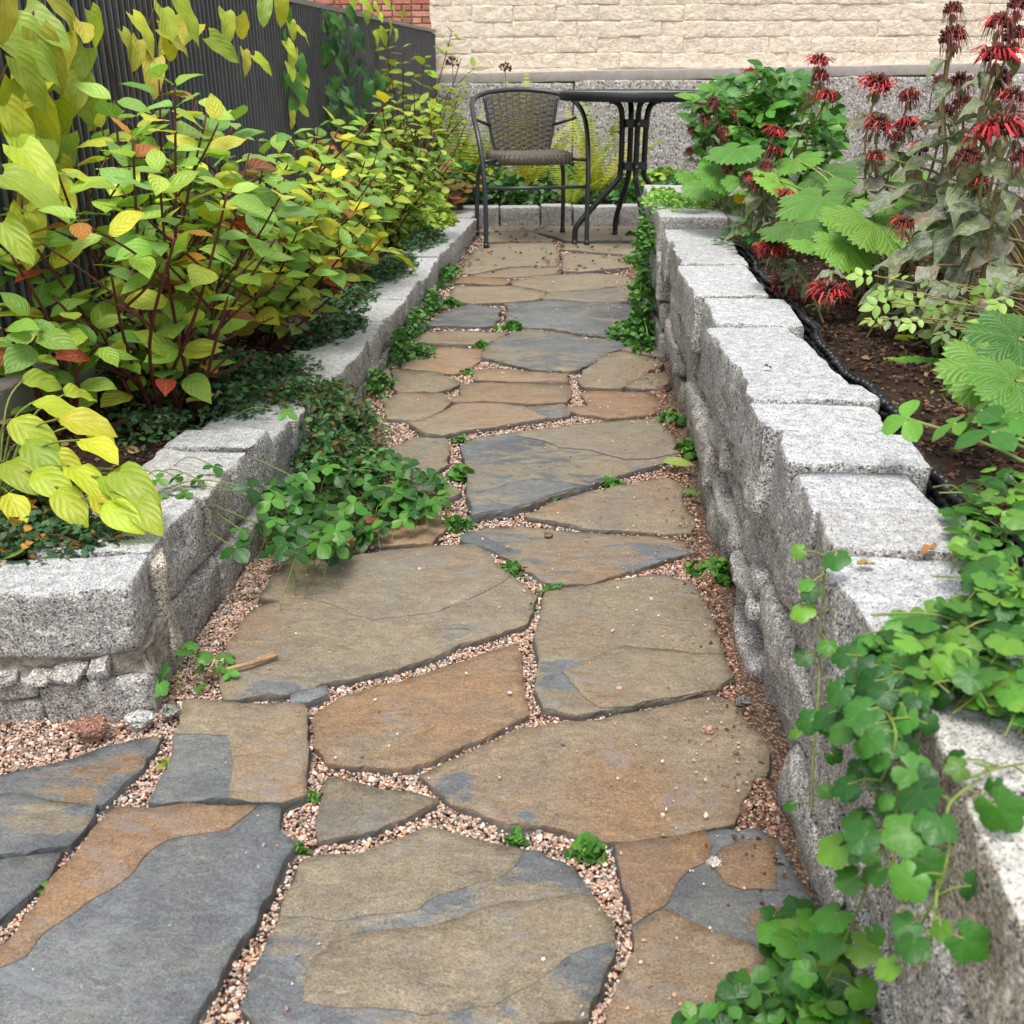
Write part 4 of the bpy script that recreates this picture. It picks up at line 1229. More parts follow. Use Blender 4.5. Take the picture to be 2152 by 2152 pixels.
for z in (0.585, 0.385):
    V, Fc = box_vf((0, 0, z), (0.053, 0.053, 0.018))
    br = obj('bracket', py_mesh('bracket', [Matrix.Rotation(math.radians(5), 3, 'Z') @ v for v in V], Fc, smooth=False), M['metal'], tb)
    for k in range(4):
        a = math.radians(k * 90 + 5)
        c = Vector((math.cos(a), math.sin(a), 0))
        obj('bolt', py_mesh('bolt', *tube([c * 0.074 + Vector((0, 0, z)), c * 0.0805 + Vector((0, 0, z))], 0.006, 8)), M['steel'], br)

# ------------------------------------------------------------------ leaves
def leaf_tpl(prof, rows=8, half=2, fold=0.16, droop=0.22, wave=0.02, back=0.0, ripple=0.0, seed=0):
    """leaf of length 1 along +Y, face up +Z; prof(t) half width"""
    V, Fc, UV = [], [], []
    rr = random.Random(seed)
    ph = rr.uniform(0, 6)
    side = rr.uniform(-.06, .06)
    for j in range(rows + 1):
        t = j / rows
        w = max(prof(t), 0.0015)
        for i in range(-half, half + 1):
            u = i / half
            x = u * w + side * t * t
            y = t - back * abs(u) ** 1.5 * (1 - t) ** 4
            z = fold * abs(u) * w * 2 - droop * t * t - 0.5 * fold * (abs(u) * w * 2) ** 2 + wave * math.sin(t * 14 + ph + (2 if u > 0 else 0)) * abs(u) + ripple * math.sin(t * 22 + ph) * abs(u)
            V.append((x, y, z)); UV.append((0.5 + 0.5 * u, t))
    n = 2 * half + 1
    for j in range(rows):
        for i in range(n - 1):
            Fc.append((j * n + i, j * n + i + 1, (j + 1) * n + i + 1, (j + 1) * n + i))
    return V, Fc, UV

def ovate(w, peak=0.42, sharp=0.9):
    a = 1.0; b = a * (1 - peak) / peak
    mx = peak ** a * (1 - peak) ** b
    def f(t):
        v = (t ** a * (1 - t) ** b) / mx
        return w * v ** 0.72 * (1 - 0.25 * max(0, t - 0.8) / 0.2)
    return f
def heart(w):
    return lambda t: w * ((1 - t) ** 0.72) * (0.72 + 0.9 * t) * (1 if t > 0 else 0.8)
def obov(w):
    return lambda t: w * (math.sin(math.pi * min(1, t ** 1.25)) ** 0.6 if 0 < t < 1 else 0.05)

def palm_tpl(n=7, depth=0.35, teeth=0.0, sinus=0.35, per=6, cup=-0.10, rfun=None, seed=0, pleat=0.05):
    V, Fc, UV = [(0, 0, 0)], [], [(0.5, 0)]
    tot = n * per
    rings = (0.3, 0.62, 0.85, 1.0)
    span = 2 * math.pi - sinus
    for q, f in enumerate(rings):
        for i in range(tot + 1):
            a = -span / 2 + span * i / tot
            u = (i / per) % 1.0
            li = min(n - 1, i // per)
            s = math.sin(math.pi * u)
            forward = math.cos(a / 2)
            r = (0.62 + 0.38 * forward ** 1.2) * (1 - depth * (1 - s ** 0.8) * f ** 2)
            if rfun: r *= rfun(a)
            if teeth and q == 3: r *= 1 + (teeth if i % 2 else -teeth)
            r *= f
            z = cup * r * r + pleat * r * (s - 0.5) + 0.02 * math.sin(a * 3 + seed) * r
            V.append((r * math.sin(a), r * math.cos(a), z)); UV.append((0.5 + 0.5 * abs(2 * u - 1), f))
    m = tot + 1
    for i in range(tot):
        Fc.append((0, 1 + i + 1, 1 + i))
    for q in range(len(rings) - 1):
        for i in range(tot):
            a = 1 + q * m + i
            Fc.append((a, a + 1, a + 1 + m, a + m))
    return V, [tuple(reversed(f)) for f in Fc], UV

def compound(tpl, placements):
    """several leaflets as one leaf: (x, y, angle, size, tilt)"""
    V, Fc, UV = [], [], []
    tv, tf, tu = tpl
    for (x, y, ang, s, tilt) in placements:
        m = T((x, y, 0)) @ Matrix.Rotation(ang, 4, 'Z') @ Matrix.Rotation(tilt, 4, 'X') @ Matrix.Scale(s, 4)
        o = len(V)
        V += [m @ Vector(v) for v in tv]; UV += tu
        Fc += [tuple(i + o for i in f) for f in tf]
    return V, Fc, UV

def lib(name, tpls, mat):
    out = []
    for v, f, u in tpls:
        me = py_mesh(name, v, f, u); me.materials.append(mat); out.append(me)
    return out

L_DOG = lib('leaf', [leaf_tpl(ovate(.30, .42), seed=k, droop=.06 + .05 * k, fold=.06 + .03 * k, wave=.012) for k in range(5)], M['leaf'])
L_HEART = lib('leaf', [leaf_tpl(heart(.36), 9, 3, fold=.16, droop=.2 + .12 * k, wave=.03, back=.14, seed=20 + k) for k in range(4)], M['leaf_big'])
L_PALM = lib('leaf', [palm_tpl(7, .17, .05, .4, 10, -.16, seed=k, pleat=.09) for k in range(3)], M['leaf_palm'])
L_ROUND = lib('leaf', [palm_tpl(5, .18, .015, .6, 6, -.14 - .07 * k, seed=k, pleat=.06) for k in range(4)], M['leaf_soft'])
L_GEUM = lib('leaf', [palm_tpl(7, .12, .03, .5, 6, -.05, seed=k, pleat=.05) for k in range(2)], M['leaf_palm'])
L_HYD = lib('leaf', [leaf_tpl(ovate(.30, .45), 9, 3, fold=.18, droop=.25 + .1 * k, wave=.03, ripple=.012, seed=40 + k) for k in range(3)], M['leaf_big'])
_ob = leaf_tpl(obov(.40), 6, 2, fold=.14, droop=.12, wave=.012, seed=5)
L_TRI = lib('leaf', [compound(_ob, [(0, 0, 0, 1, -.1 - .1 * k), (0, 0, 1.75 + .15 * k, .9, -.15), (0, 0, -1.75 - .1 * k, .9, -.1)]) for k in range(3)], M['leaf_soft'])
_pt = leaf_tpl(ovate(.30, .45), 5, 2, fold=.12, droop=.15, wave=.02, seed=6)
L_PINN = lib('leaf', [compound(_pt, [(0, .55, 0, .5, -.1), (0, .5, .95 + .1 * k, .42, -.1), (0, .5, -.95, .42, -.1), (0, .25, 1.25, .34, -.2), (0, .25, -1.25, .34, -.15)]) for k in range(3)], M['leaf_soft'])
L_MON = lib('leaf', [leaf_tpl(ovate(.27, .34), 9, 2, fold=.16, droop=.15 + .14 * k, wave=.05, ripple=.01, seed=60 + k) for k in range(4)], M['leaf_mildew'])
L_STRAP = lib('leaf', [leaf_tpl(lambda t: .13 * math.sin(math.pi * min(1, .12 + t * .88)) ** .7 * (1 + .18 * math.sin(t * 40)), 14, 2, fold=.12, droop=.3, wave=.01, seed=80)], M['leaf_soft'])
L_DRY = lib('leaf', [leaf_tpl(ovate(.3, .45), 8, 3, fold=.35, droop=-.2 + .3 * k, wave=.10, ripple=.04, seed=90 + k) for k in range(3)], M['dry_leaf'])

def put_leaf(parent, mlib, p, axis, up, size, color, rng, sx=1.0, name='leaf'):
    m = frame(Vector(p) - parent.location, axis, up, size, size * sx)
    return obj(name, mlib[rng.randrange(len(mlib))], None, parent, m, color)

def rnd_dir(rng, zlo=-.2, zhi=.6):
    a = rng.uniform(0, 2 * math.pi); z = rng.uniform(zlo, zhi); h = math.sqrt(max(0, 1 - z * z))
    return Vector((h * math.cos(a), h * math.sin(a), z))

def pal(*h): return [lin(x) for x in h]
P_DOG = pal('#a6ca4e', '#b8d456', '#92be50', '#ccda58', '#80b04e', '#aecf62', '#dcdc52', '#8ab85c', '#96c26a', '#76a64e', '#9cc65a', '#aed060')
P_DOGFAR = pal('#96c04a', '#aacc50', '#82b048', '#bcd656', '#72a046', '#c8da58')
P_AUT = pal('#b06a3a', '#a04a38', '#c58a3c', '#9c5a3a', '#b4523c')
P_YEL = pal('#d8d63a', '#e0d83c', '#c8cf44', '#d2cc3a', '#e6d02e')
P_VINE = pal('#b6c83c', '#c8d042', '#a6bc3a', '#d2d244', '#9ab440', '#c2c048')
P_DARK = pal('#2f5a2c', '#3a6a32', '#28502c', '#456f34')
P_GREEN = pal('#4a8430', '#589236', '#3e742c', '#6a9e3c', '#487e34')
P_ASAR = pal('#3f7a28', '#528c2e', '#336824', '#6a9c34', '#2a5a22', '#5c8a30')
P_TRI = pal('#3c722a', '#4a8430', '#316226', '#5c8e38', '#2a5624')
P_PALM = pal('#649838', '#558832', '#72a43c', '#4a7a2e')
P_MON = pal('#6f8052', '#607046', '#7d8a62', '#6a7a40', '#556440', '#7f7656')
P_COT = pal('#3c6240', '#47704a', '#345638', '#527a4c', '#426848')
P_LIME = pal('#9db944', '#8fae40', '#aec34c', '#7fa03c')

# ------------------------------------------------------------------ plant builders
def dogwood(name, label, base, tips, leaf, palette, seed, aut=0.05, cat='shrub', side=2, group=None, lim=300, leafless=0.25):
    rng = random.Random(seed)
    base = Vector(base)
    t = thing(name, label, cat, base, 0, group)
    count = 0
    def branch(a, b, r0, r1, start, nm, bend):
        nonlocal count
        mid = a.lerp(b, .5) + Vector((rng.uniform(-1, 1), rng.uniform(-1, 1), rng.uniform(-.1, .4))) * bend
        pts = smooth_path([a, mid, b], 6)
        obj(nm, py_mesh(nm, *tube(rel(pts, t), [r0 + (r1 - r0) * i / (len(pts) - 1) for i in range(len(pts))], 6)), M['stem_red'], t)
        ln = (b - a).length
        nn = max(2, int(ln * (1 - start) / (leaf * 0.62)))
        az = rng.uniform(0, 3)
        for k in range(nn + 1):
            f = start + (1 - start) * k / nn
            i = min(len(pts) - 2, int(f * (len(pts) - 1)))
            p = pts[i].lerp(pts[i + 1], f * (len(pts) - 1) - i)
            tg = (pts[i + 1] - pts[i]).normalized()
            az += math.pi / 2 + rng.uniform(-.3, .3)
            for s in (0, math.pi):
                if count >= lim or rng.random() < 0.08: continue
                out = Vector((math.cos(az + s), math.sin(az + s), 0))
                out = out - tg * out.dot(tg) * .6
                axis = out.normalized() * (.95 if k < nn else .7) + tg * rng.uniform(.15, .6) + Vector((0, -.12, rng.uniform(-.35, .15)))
                up = tg * .4 + Vector((.25, -.35, 1)) + rnd_dir(rng) * .5
                sz = leaf * rng.uniform(.65, 1.12) * (0.8 if k == nn else 1)
                c = palette[rng.randrange(len(palette))]
                if rng.random() < aut: c = P_AUT[rng.randrange(len(P_AUT))]
                put_leaf(t, L_DOG, p + axis.normalized() * .006, axis, up, sz, vary(c, rng), rng, rng.uniform(.9, 1.15))
                count += 1
        return pts
    for (b, frac) in tips:
        b = Vector(b)
        a = base + Vector((rng.uniform(-.05, .05), rng.uniform(-.05, .05), 0))
        pts = branch(a, b, .0052, .0022, leafless, 'stem', .04)
        for k in range(side):
            f = rng.uniform(.35, .8)
            p = pts[int(f * (len(pts) - 1))]
            d = (b - a).normalized() * .6 + rnd_dir(rng, 0.05, .5)
            branch(p, p + d.normalized() * (b - a).length * rng.uniform(.28, .45), .0032, .0016, .25, 'twig', .02)
    return t

def vine(name, label, pts_leaf, mlib, palette, seed, base, size, stem_pts, mat='stem_brown', cat='vine'):
    """leaves hang at given points, all on one climbing stem"""
    rng = random.Random(seed)
    t = thing(name, label, cat, base)
    for sp in stem_pts:
        obj('stem', py_mesh('stem', *tube(rel(smooth_path(sp, 6), t), .0024, 6)), M[mat], t)
    for (p, sc) in pts_leaf:
        axis = Vector((rng.uniform(-.2, .9), rng.uniform(-.9, .6), rng.uniform(-1.3, -.2)))
        up = Vector((.8, -.75, .55)) + rnd_dir(rng) * .5
        c = palette[rng.randrange(len(palette))]
        s = size * sc * rng.uniform(.8, 1.15)
        put_leaf(t, mlib, p, axis, up, s, vary(c, rng), rng)
    return t

def rosette(name, label, base, n, mlib, size, palette, seed, reach, height, cat='plant', stem='stem_green', group=None, facing=None, lim=300, up_tilt=.35, spread=math.pi, sx=1.0):
    rng = random.Random(seed)
    base = Vector(base)
    t = thing(name, label, cat, base, 0, group)
    tb_ = []
    for i in range(min(n, lim)):
        a = (facing if facing is not None else 0) + (rng.uniform(-1, 1) * spread if facing is not None else i * 2.399 + rng.uniform(-.4, .4))
        r = reach * rng.uniform(.25, 1.0)
        h = height * rng.uniform(.45, 1.0) * (1.15 - .45 * r / reach)
        tip = base + Vector((math.cos(a) * r, math.sin(a) * r, h))
        mid = base.lerp(tip, .5) + Vector((0, 0, h * .22))
        pts = smooth_path([base + Vector((rng.uniform(-.01, .01), rng.uniform(-.01, .01), 0)), mid, tip], 4)
        obj('stalk', py_mesh('stalk', *tube(rel(pts, t), [size * .022] * len(pts), 5, False)), M[stem], t) if n <= 30 else tb_.append(tube(rel(pts, t), [size * .022] * len(pts), 5, False))
        axis = Vector((math.cos(a), math.sin(a), rng.uniform(-.5, .25)))
        up = Vector((0, 0, 1)) + Vector((math.cos(a), math.sin(a), 0)) * up_tilt * .3 + rnd_dir(rng, -.3, .3) * up_tilt
        put_leaf(t, mlib, tip, axis, up, size * rng.uniform(.65, 1.15), vary(palette[rng.randrange(len(palette))], rng), rng, sx)
    if tb_: obj('stalks', py_mesh('stalks', *join(tb_)), M[stem], t, kind='stuff')
    return t

def scatter_np(name, tpl, pos, axis, up, size, cols, mat, parent=None, kind='stuff'):
    tv, tf, tu = tpl
    tv = np.array([tuple(v) for v in tv]); n = len(pos); k = len(tv)
    F4 = np.array([f if len(f) == 4 else (f[0], f[1], f[2], f[2]) for f in tf])
    tri = np.concatenate([F4[:, [0, 1, 2]], F4[:, [0, 2, 3]]]); tri = tri[(tri[:, 0] != tri[:, 2]) & (tri[:, 1] != tri[:, 2])]
    y = axis / np.linalg.norm(axis, axis=1, keepdims=True)
    x = np.cross(y, up); x /= np.linalg.norm(x, axis=1, keepdims=True) + 1e-9
    z = np.cross(x, y)
    Rm = np.stack([x, y, z], 2) * size[:, None, None]
    off = np.array(parent.location) if parent is not None else np.zeros(3)
    V = np.einsum('nij,kj->nki', Rm, tv) + (pos - off)[:, None, :]
    P = (tri[None] + (np.arange(n) * k)[:, None, None]).reshape(-1, 3)
    me = np_mesh(name, V.reshape(-1, 3), P, uv=np.tile(np.array(tu), (n, 1)), cols=np.repeat(cols, k, 0))
    return obj(name, me, mat, parent, kind=kind)

def np_dirs(n, zlo, zhi):
    a = NP.uniform(0, 2 * np.pi, n); z = NP.uniform(zlo, zhi, n); h = np.sqrt(np.maximum(0, 1 - z * z))
    return np.stack([h * np.cos(a), h * np.sin(a), z], 1)
def np_cols(palette, n, v=.2):
    return np.array(palette)[NP.integers(0, len(palette), n)] * NP.uniform(1 - v, 1 + v, (n, 1))

T_TINY = leaf_tpl(ovate(.30, .5), 3, 1, fold=.2, droop=.15, wave=0, seed=1)
T_SMALL = leaf_tpl(ovate(.32, .45), 4, 1, fold=.2, droop=.2, wave=.01, seed=2)
T_RND = palm_tpl(5, .18, 0, .5, 3, -.12, seed=3)

def mound(name, label, spots, n, size, palette, tpl=T_TINY, cat='ground cover', stem='stem_brown', zlo=-.1, zhi=.9, twigs=25, seed=0, thick=1.0):
    """ground cover plant: spots = (x, y, z, rx, ry, h); a thing with twigs and a mass of small leaves"""
    rng = random.Random(seed)
    b = Vector(spots[0][:3])
    t = thing(name, label, cat, b)
    w = np.array([s[3] * s[4] for s in spots]); w = w / w.sum()
    pos = []
    for s, k in zip(spots, (w * n).astype(int)):
        u = NP.normal(0, .5, (k, 2)); u = u / np.maximum(1, np.linalg.norm(u, axis=1, keepdims=True) * .9)
        rr = np.linalg.norm(u, axis=1)
        z = s[2] + s[5] * (1 - np.clip(rr, 0, 1) ** 2) * NP.uniform(.25, 1.0, k)
        z += .25 * s[5] * np.sin(u[:, 0] * 9 + s[0] * 30) * np.cos(u[:, 1] * 8)
        pos.append(np.stack([s[0] + u[:, 0] * s[3], s[1] + u[:, 1] * s[4], z], 1))
    pos = np.concatenate(pos); k = len(pos)
    up = np_dirs(k, .2, 1.0)
    scatter_np('foliage', tpl, pos, np_dirs(k, zlo - .3, zhi - .3), up, size * NP.uniform(.6, 1.25, k), np_cols(palette, k), M['leaf_small'], t)
    tw = []
    for i in range(twigs):
        s = spots[rng.randrange(len(spots))]
        a = rng.uniform(0, 6.28)
        p0 = Vector((s[0], s[1], s[2])); e = Vector((s[0] + math.cos(a) * s[3] * rng.uniform(.4, 1), s[1] + math.sin(a) * s[4] * rng.uniform(.4, 1), s[2] + s[5] * rng.uniform(.1, .7)))
        tw.append(tube(rel(smooth_path([p0, p0.lerp(e, .5) + Vector((0, 0, s[5] * .5)), e], 4), t), .0011, 4, False))
    obj('twigs', py_mesh('twigs', *join(tw)), M[stem], t)
    return t

def strand(t, pts, mlib, palette, size, spacing, rng, lim=300, stem='stem_green', out=Vector((-.6, -.5, .2)), r=.0011, petiole=.02):
    """one trailing stem with leaves on short petioles"""
    pth = smooth_path(pts, 8)
    obj('stem', py_mesh('stem', *tube(rel(pth, t), r, 5)), M[stem], t)
    acc, s = 0.0, 1
    pet = []
    for i in range(1, len(pth)):
        acc += (pth[i] - pth[i - 1]).length
        if acc > spacing:
            acc = 0.0; s = -s
            tg = (pth[i] - pth[i - 1]).normalized()
            sd_ = tg.cross(Vector((0, 0, 1)) if abs(tg.z) < .9 else Vector((0, 1, 0))).normalized() * s
            d = (sd_ * rng.uniform(.3, .9) + out * rng.uniform(.4, 1) + rnd_dir(rng) * .3)
            q = pth[i] + d.normalized() * petiole * rng.uniform(.6, 1.5)
            pet.append(tube(rel([pth[i], pth[i].lerp(q, .5) + Vector((0, 0, .003)), q], t), r * .7, 4, False))
            up = out * .9 + Vector((0, 0, .55)) + rnd_dir(rng) * .45
            ax = Vector((0, 0, -.7)) + d.normalized() * .8 + rnd_dir(rng) * .3
            put_leaf(t, mlib, q, ax, up, size * rng.uniform(.55, 1.2), vary(palette[rng.randrange(len(palette))], rng), rng)
    if pet: obj('stalks', py_mesh('stalks', *join(pet)), M[stem], t)

# ------------------------------------------------------------------ placing by sight lines
def DF(x, y, off=0.06):                      # on the upright plane just in front of the fence
    r = ray(x * K, y * K)
    wy = 3.0
    for _ in range(12):
        wy = (XE(wy) + off) / r.x * r.y
    t = wy / r.y
    return Vector((r.x * t, wy, CAM_H + r.z * t))
def DX(x, y, xc):                            # on the upright plane x = xc
    r = ray(x * K, y * K); t = xc / r.x
    return Vector((xc, r.y * t, CAM_H + r.z * t))
def tips(lst): return [(DY(x, y, wy), 1) for x, y, wy in lst]

# ------------------------------------------------------------------ left bed: dogwoods
dogwood('dogwood_shrub', 'nearest red-stemmed dogwood with large yellow-green leaves before the fence', (-.86, 2.08, soil_left(-.86, 2.08) - .01),
        tips([(330, 165, 2.15), (470, 290, 2.25), (215, 190, 2.2), (250, 260, 1.95), (110, 330, 2.0), (70, 470, 1.9), (430, 360, 2.0), (300, 330, 1.85), (540, 330, 2.35), (390, 215, 2.3),
              (150, 420, 2.2), (520, 450, 2.1), (100, 560, 1.85), (430, 560, 1.95), (330, 450, 1.8), (210, 520, 1.8)]), .088, P_DOG, 1, .07, side=2, lim=300)
dogwood('dogwood_shrub', 'dogwood behind the nearest one, close against the dark fence', (-1.0, 2.45, soil_left(-1.0, 2.45) - .01),
        tips([(300, 150, 2.5), (370, 190, 2.5), (440, 230, 2.55), (500, 300, 2.5), (260, 260, 2.4), (350, 300, 2.45), (430, 330, 2.5), (560, 280, 2.7), (400, 430, 2.4), (300, 400, 2.35), (500, 400, 2.6)]), .088, P_DOG, 77, .06, side=2, lim=230)
dogwood('dogwood_shrub', 'dogwood left of the nearest one with leaves reaching the photo edge', (-.99, 1.86, soil_left(-.99, 1.86) - .01),
        tips([(40, 360, 1.95), (20, 480, 1.85), (60, 600, 1.8), (120, 620, 1.85), (10, 620, 1.75)]), .085, P_DOG, 2, .1, side=1, lim=110)
dogwood('dogwood_shrub', 'second dogwood, dark red stems fanning out, some bright yellow leaves', (-.90, 2.85, soil_left(-.90, 2.85) - .01),
        tips([(640, 240, 3.0), (710, 330, 3.0), (560, 300, 3.05), (610, 360, 2.8), (690, 410, 2.9), (500, 420, 2.8), (560, 440, 2.65), (655, 470, 2.75), (600, 500, 2.6), (470, 500, 2.6), (720, 450, 3.0), (530, 360, 2.9)]),
        .082, P_DOG + P_YEL[:2], 3, .05, side=2, lim=290)
dogwood('dogwood_shrub', 'third dogwood, midway along the fence, yellow-green with red tips', (-.93, 3.75, soil_left(-.93, 3.75) - .01),
        tips([(600, 240, 3.7), (660, 215, 3.8), (720, 250, 3.9), (690, 300, 3.7), (640, 330, 3.5), (740, 330, 3.8), (580, 330, 3.5), (700, 380, 3.6), (770, 360, 3.9)]), .08, P_DOGFAR, 4, .06, side=2, lim=240)
dogwood('dogwood_shrub', 'fourth dogwood, farther back beside the low wall, small lime leaves', (-.90, 4.75, soil_left(-.90, 4.75) - .01),
        tips([(720, 190, 4.8), (770, 220, 4.8), (820, 260, 4.9), (790, 300, 4.7), (850, 300, 4.9), (740, 280, 4.5), (830, 340, 4.8), (690, 240, 4.7), (870, 270, 5.1)]), .075, P_DOGFAR, 5, .05, side=2, lim=230)
dogwood('dogwood_shrub', 'tall arching shrub in front of fence end and cream wall corner', (-.88, 5.75, soil_left(-.88, 5.75) - .01),
        tips([(722, 62, 5.9), (760, 90, 5.8), (852, 62, 6.0), (800, 110, 6.0), (870, 165, 5.9), (840, 200, 5.8), (880, 230, 5.8), (780, 150, 5.7), (820, 160, 6.1), (700, 120, 5.6), (760, 200, 5.6), (870, 110, 6.1)]),
        .085, pal('#a6c03e', '#b4c844', '#93b03a', '#9ab842'), 6, .0, side=2, lim=240)
# bright yellow leafy plant over the low wall
yl = rosette('yellow_hosta', 'clump of bright yellow leaves beside the low left wall', tuple(Vector((D(672, 492, .16).x, D(672, 492, .16).y, .1))), 18, L_HYD, .10, P_YEL, 7, .15, .17, 'plant', up_tilt=.5)
# big pale leaves at the lower left
rng = random.Random(8)
def leaves_at(name, label, base, spots, mlib, palette, seed, cat='plant', stem='stem_green', upv=(-.05, -.55, 1.0), axis0=None, sr=.0028, tiltr=.35):
    rng = random.Random(seed)
    base = Vector(base)
    t = thing(name, label, cat, base)
    tb_ = []
    for (x, y, wy, s) in spots:
        p = DY(x, y, wy)
        d = Vector((p.x - base.x, p.y - base.y, 0))
        if d.length < .01: d = Vector((rng.uniform(-1, 1), -1, 0))
        ax = d.normalized() + Vector((rng.uniform(-.4, .4), rng.uniform(-.5, .2), rng.uniform(-.55, .0)))
        if axis0 is not None: ax = Vector(axis0) + rnd_dir(rng) * .4
        up = Vector(upv) + rnd_dir(rng) * tiltr
        put_leaf(t, mlib, p, ax, up, s * (1.2 if mlib is L_PALM else 1.0), vary(palette[rng.randrange(len(palette))], rng), rng)
        mid = base.lerp(p, .55) + Vector((0, 0, .25 * abs(p.z - base.z)))
        obj('stalk', py_mesh('stalk', *tube(rel(smooth_path([base, mid, p], 5), t), sr, 5, False)), M[stem], t)
    return t
leaves_at('young_hydrangea', 'low shrub with large pale yellow leaves in the lower left corner of bed', (-.93, 1.50, soil_left(-.93, 1.50)),
          [(225, 895, 1.42, .085), (250, 940, 1.38, .075), (120, 745, 1.6, .08), (60, 760, 1.55, .085), (110, 790, 1.5, .09), (50, 830, 1.48, .09), (150, 830, 1.45, .085), (130, 880, 1.42, .085), (215, 885, 1.42, .09), (110, 920, 1.4, .08), (60, 890, 1.42, .08), (170, 930, 1.38, .085), (185, 900, 1.4, .07),
           (20, 790, 1.5, .09), (10, 870, 1.45, .08), (40, 720, 1.6, .08), (90, 850, 1.5, .07), (210, 930, 1.38, .07), (15, 930, 1.4, .07), (150, 800, 1.55, .07), (195, 950, 1.36, .075)],
          L_HYD, pal('#c2d040', '#b4c844', '#d3d644', '#a4be44', '#cdd03e'), 9, 'shrub', upv=(.1, -.4, 1.0), sr=.0018, tiltr=.45)

# ------------------------------------------------------------------ vines on the fence
pts = [(DF(x, y, o), s) for x, y, o, s in [
    (35, 40, .07, 1.0), (75, 110, .07, 1.15), (110, 60, .08, 1.2), (150, 40, .09, .9), (170, 20, .1, .8), (20, 150, .1, 1.1), (60, 190, .09, 1.2), (105, 190, .1, 1.15), (150, 150, .09, 1.0), (185, 180, .11, .8),
    (25, 240, .12, 1.2), (75, 260, .1, 1.1), (120, 255, .1, 1.0), (15, 310, .14, 1.0), (60, 330, .1, .9), (45, 20, .06, 1.0), (10, 80, .08, 1.0), (130, 120, .07, 1.1), (10, 200, .12, 1.0), (90, 320, .1, .9), (160, 90, .1, .85), (5, 420, .14, .9), (40, 280, .15, 1.1), (5, -20, .1, 1.0), (90, -10, .08, 1.0), (70, 60, .1, .9), (30, 110, .12, .9), (110, 310, .12, .9), (5, 330, .15, 1.1), (50, 400, .12, .9)]]
vine('climbing_vine', 'large heart-leaved yellow-green vine on the fence at the upper left corner', pts, L_HEART, P_VINE, 11, (-1.12, 2.0, .27), .115,
     [[(-1.12, 2.0, .27), (-1.10, 1.95, .5), (-1.09, 2.02, .8), (-1.10, 2.1, 1.12)], [(-1.10, 1.95, .5), (-1.08, 1.85, .75), (-1.1, 1.75, 1.05)], [(-1.09, 2.02, .8), (-1.07, 2.2, .95), (-1.1, 2.45, 1.05)]])
pts = [(DF(x, y, o), s) for x, y, o, s in [(330, -5, .1, 1.2), (305, 15, .1, 1.0), (360, 45, .1, 1.2), (395, 70, .12, 1.0), (300, 55, .11, .9), (320, 70, .1, .8), (425, 22, .08, .9), (450, 30, .09, 1.0), (500, 0, .08, .9), (530, -8, .08, .8), (460, 95, .14, .8), (480, 105, .13, .7), (250, 30, .09, .8), (230, 60, .1, .7), (260, 75, .12, .8), (290, 110, .12, .9)]]
vine('climbing_vine', 'drooping vine shoots with long pointed leaves hanging over the fence top', pts, L_HEART, P_VINE, 12, (-1.12, 2.55, .27), .105,
     [[(-1.12, 2.55, .27), (-1.10, 2.6, .7), (-1.09, 2.5, 1.02), (-1.06, 2.42, 1.0)], [(-1.10, 2.6, .7), (-1.09, 2.9, 1.0), (-1.07, 3.1, 1.08), (-1.06, 2.95, .98)], [(-1.09, 2.9, 1.0), (-1.08, 3.4, 1.1), (-1.06, 3.3, 1.03)]])
pts = [(DF(x, y, .05), s) for x, y, s in [(543, 18, .7), (548, 40, .8), (560, 55, 1), (540, 78, .9), (552, 92, 1.1), (562, 105, 1), (545, 120, 1.1), (566, 138, 1), (552, 152, 1.1), (572, 172, .9), (556, 188, 1.0), (540, 140, .9), (570, 120, .8), (550, 210, .9), (535, 60, .7), (565, 200, .8)]]
b = DF(556, 260, .04)
vine('climbing_vine', 'slender column of light leaves climbing the middle of the fence', pts, L_HEART, P_GREEN[:2] + P_VINE[:3], 13, (b.x, b.y, .22), .072, [[(b.x, b.y, .22), DF(556, 200, .04), DF(552, 110, .03), DF(543, 10, .03)]])
rr = random.Random(14)
pts = [(DF(rr.uniform(608, 668), rr.uniform(5, 120), rr.uniform(.04, .12)), rr.uniform(.8, 1.15)) for _ in range(26)]
pts += [(DF(rr.uniform(610, 720), rr.uniform(110, 250), rr.uniform(.04, .14)), rr.uniform(.6, 1.0)) for _ in range(60)]
b = DF(660, 260, .05)
vine('climbing_vine', 'dense dark green leafy vine on the far half of the fence', pts, L_HEART, P_DARK + P_GREEN[:1], 15, (b.x, b.y, .2), .085, [[(b.x, b.y, .2), DF(655, 180, .05), DF(635, 80, .05), DF(640, 0, .04)]])
pts = [(DF(x, y, .06), s) for x, y, s in [(690, 20, .7), (705, 5, .8), (725, 0, .7), (740, 15, .7), (680, 0, .8), (715, 25, .6), (735, 40, .8), (715, 55, .9), (705, 60, .8), (745, 55, .7), (660, -5, .8), (760, 20, .6)]]
b = DF(730, 230, .04)
vine('climbing_vine', 'sparse lime vine tufts on the fence top before the red bricks', pts, L_HEART, pal('#b6cc40', '#a5c03c', '#8fb23c'), 16, (b.x, b.y, .2), .085, [[(b.x, b.y, .2), DF(735, 120, .05), DF(720, 40, .05), DF(690, 2, .05)]])

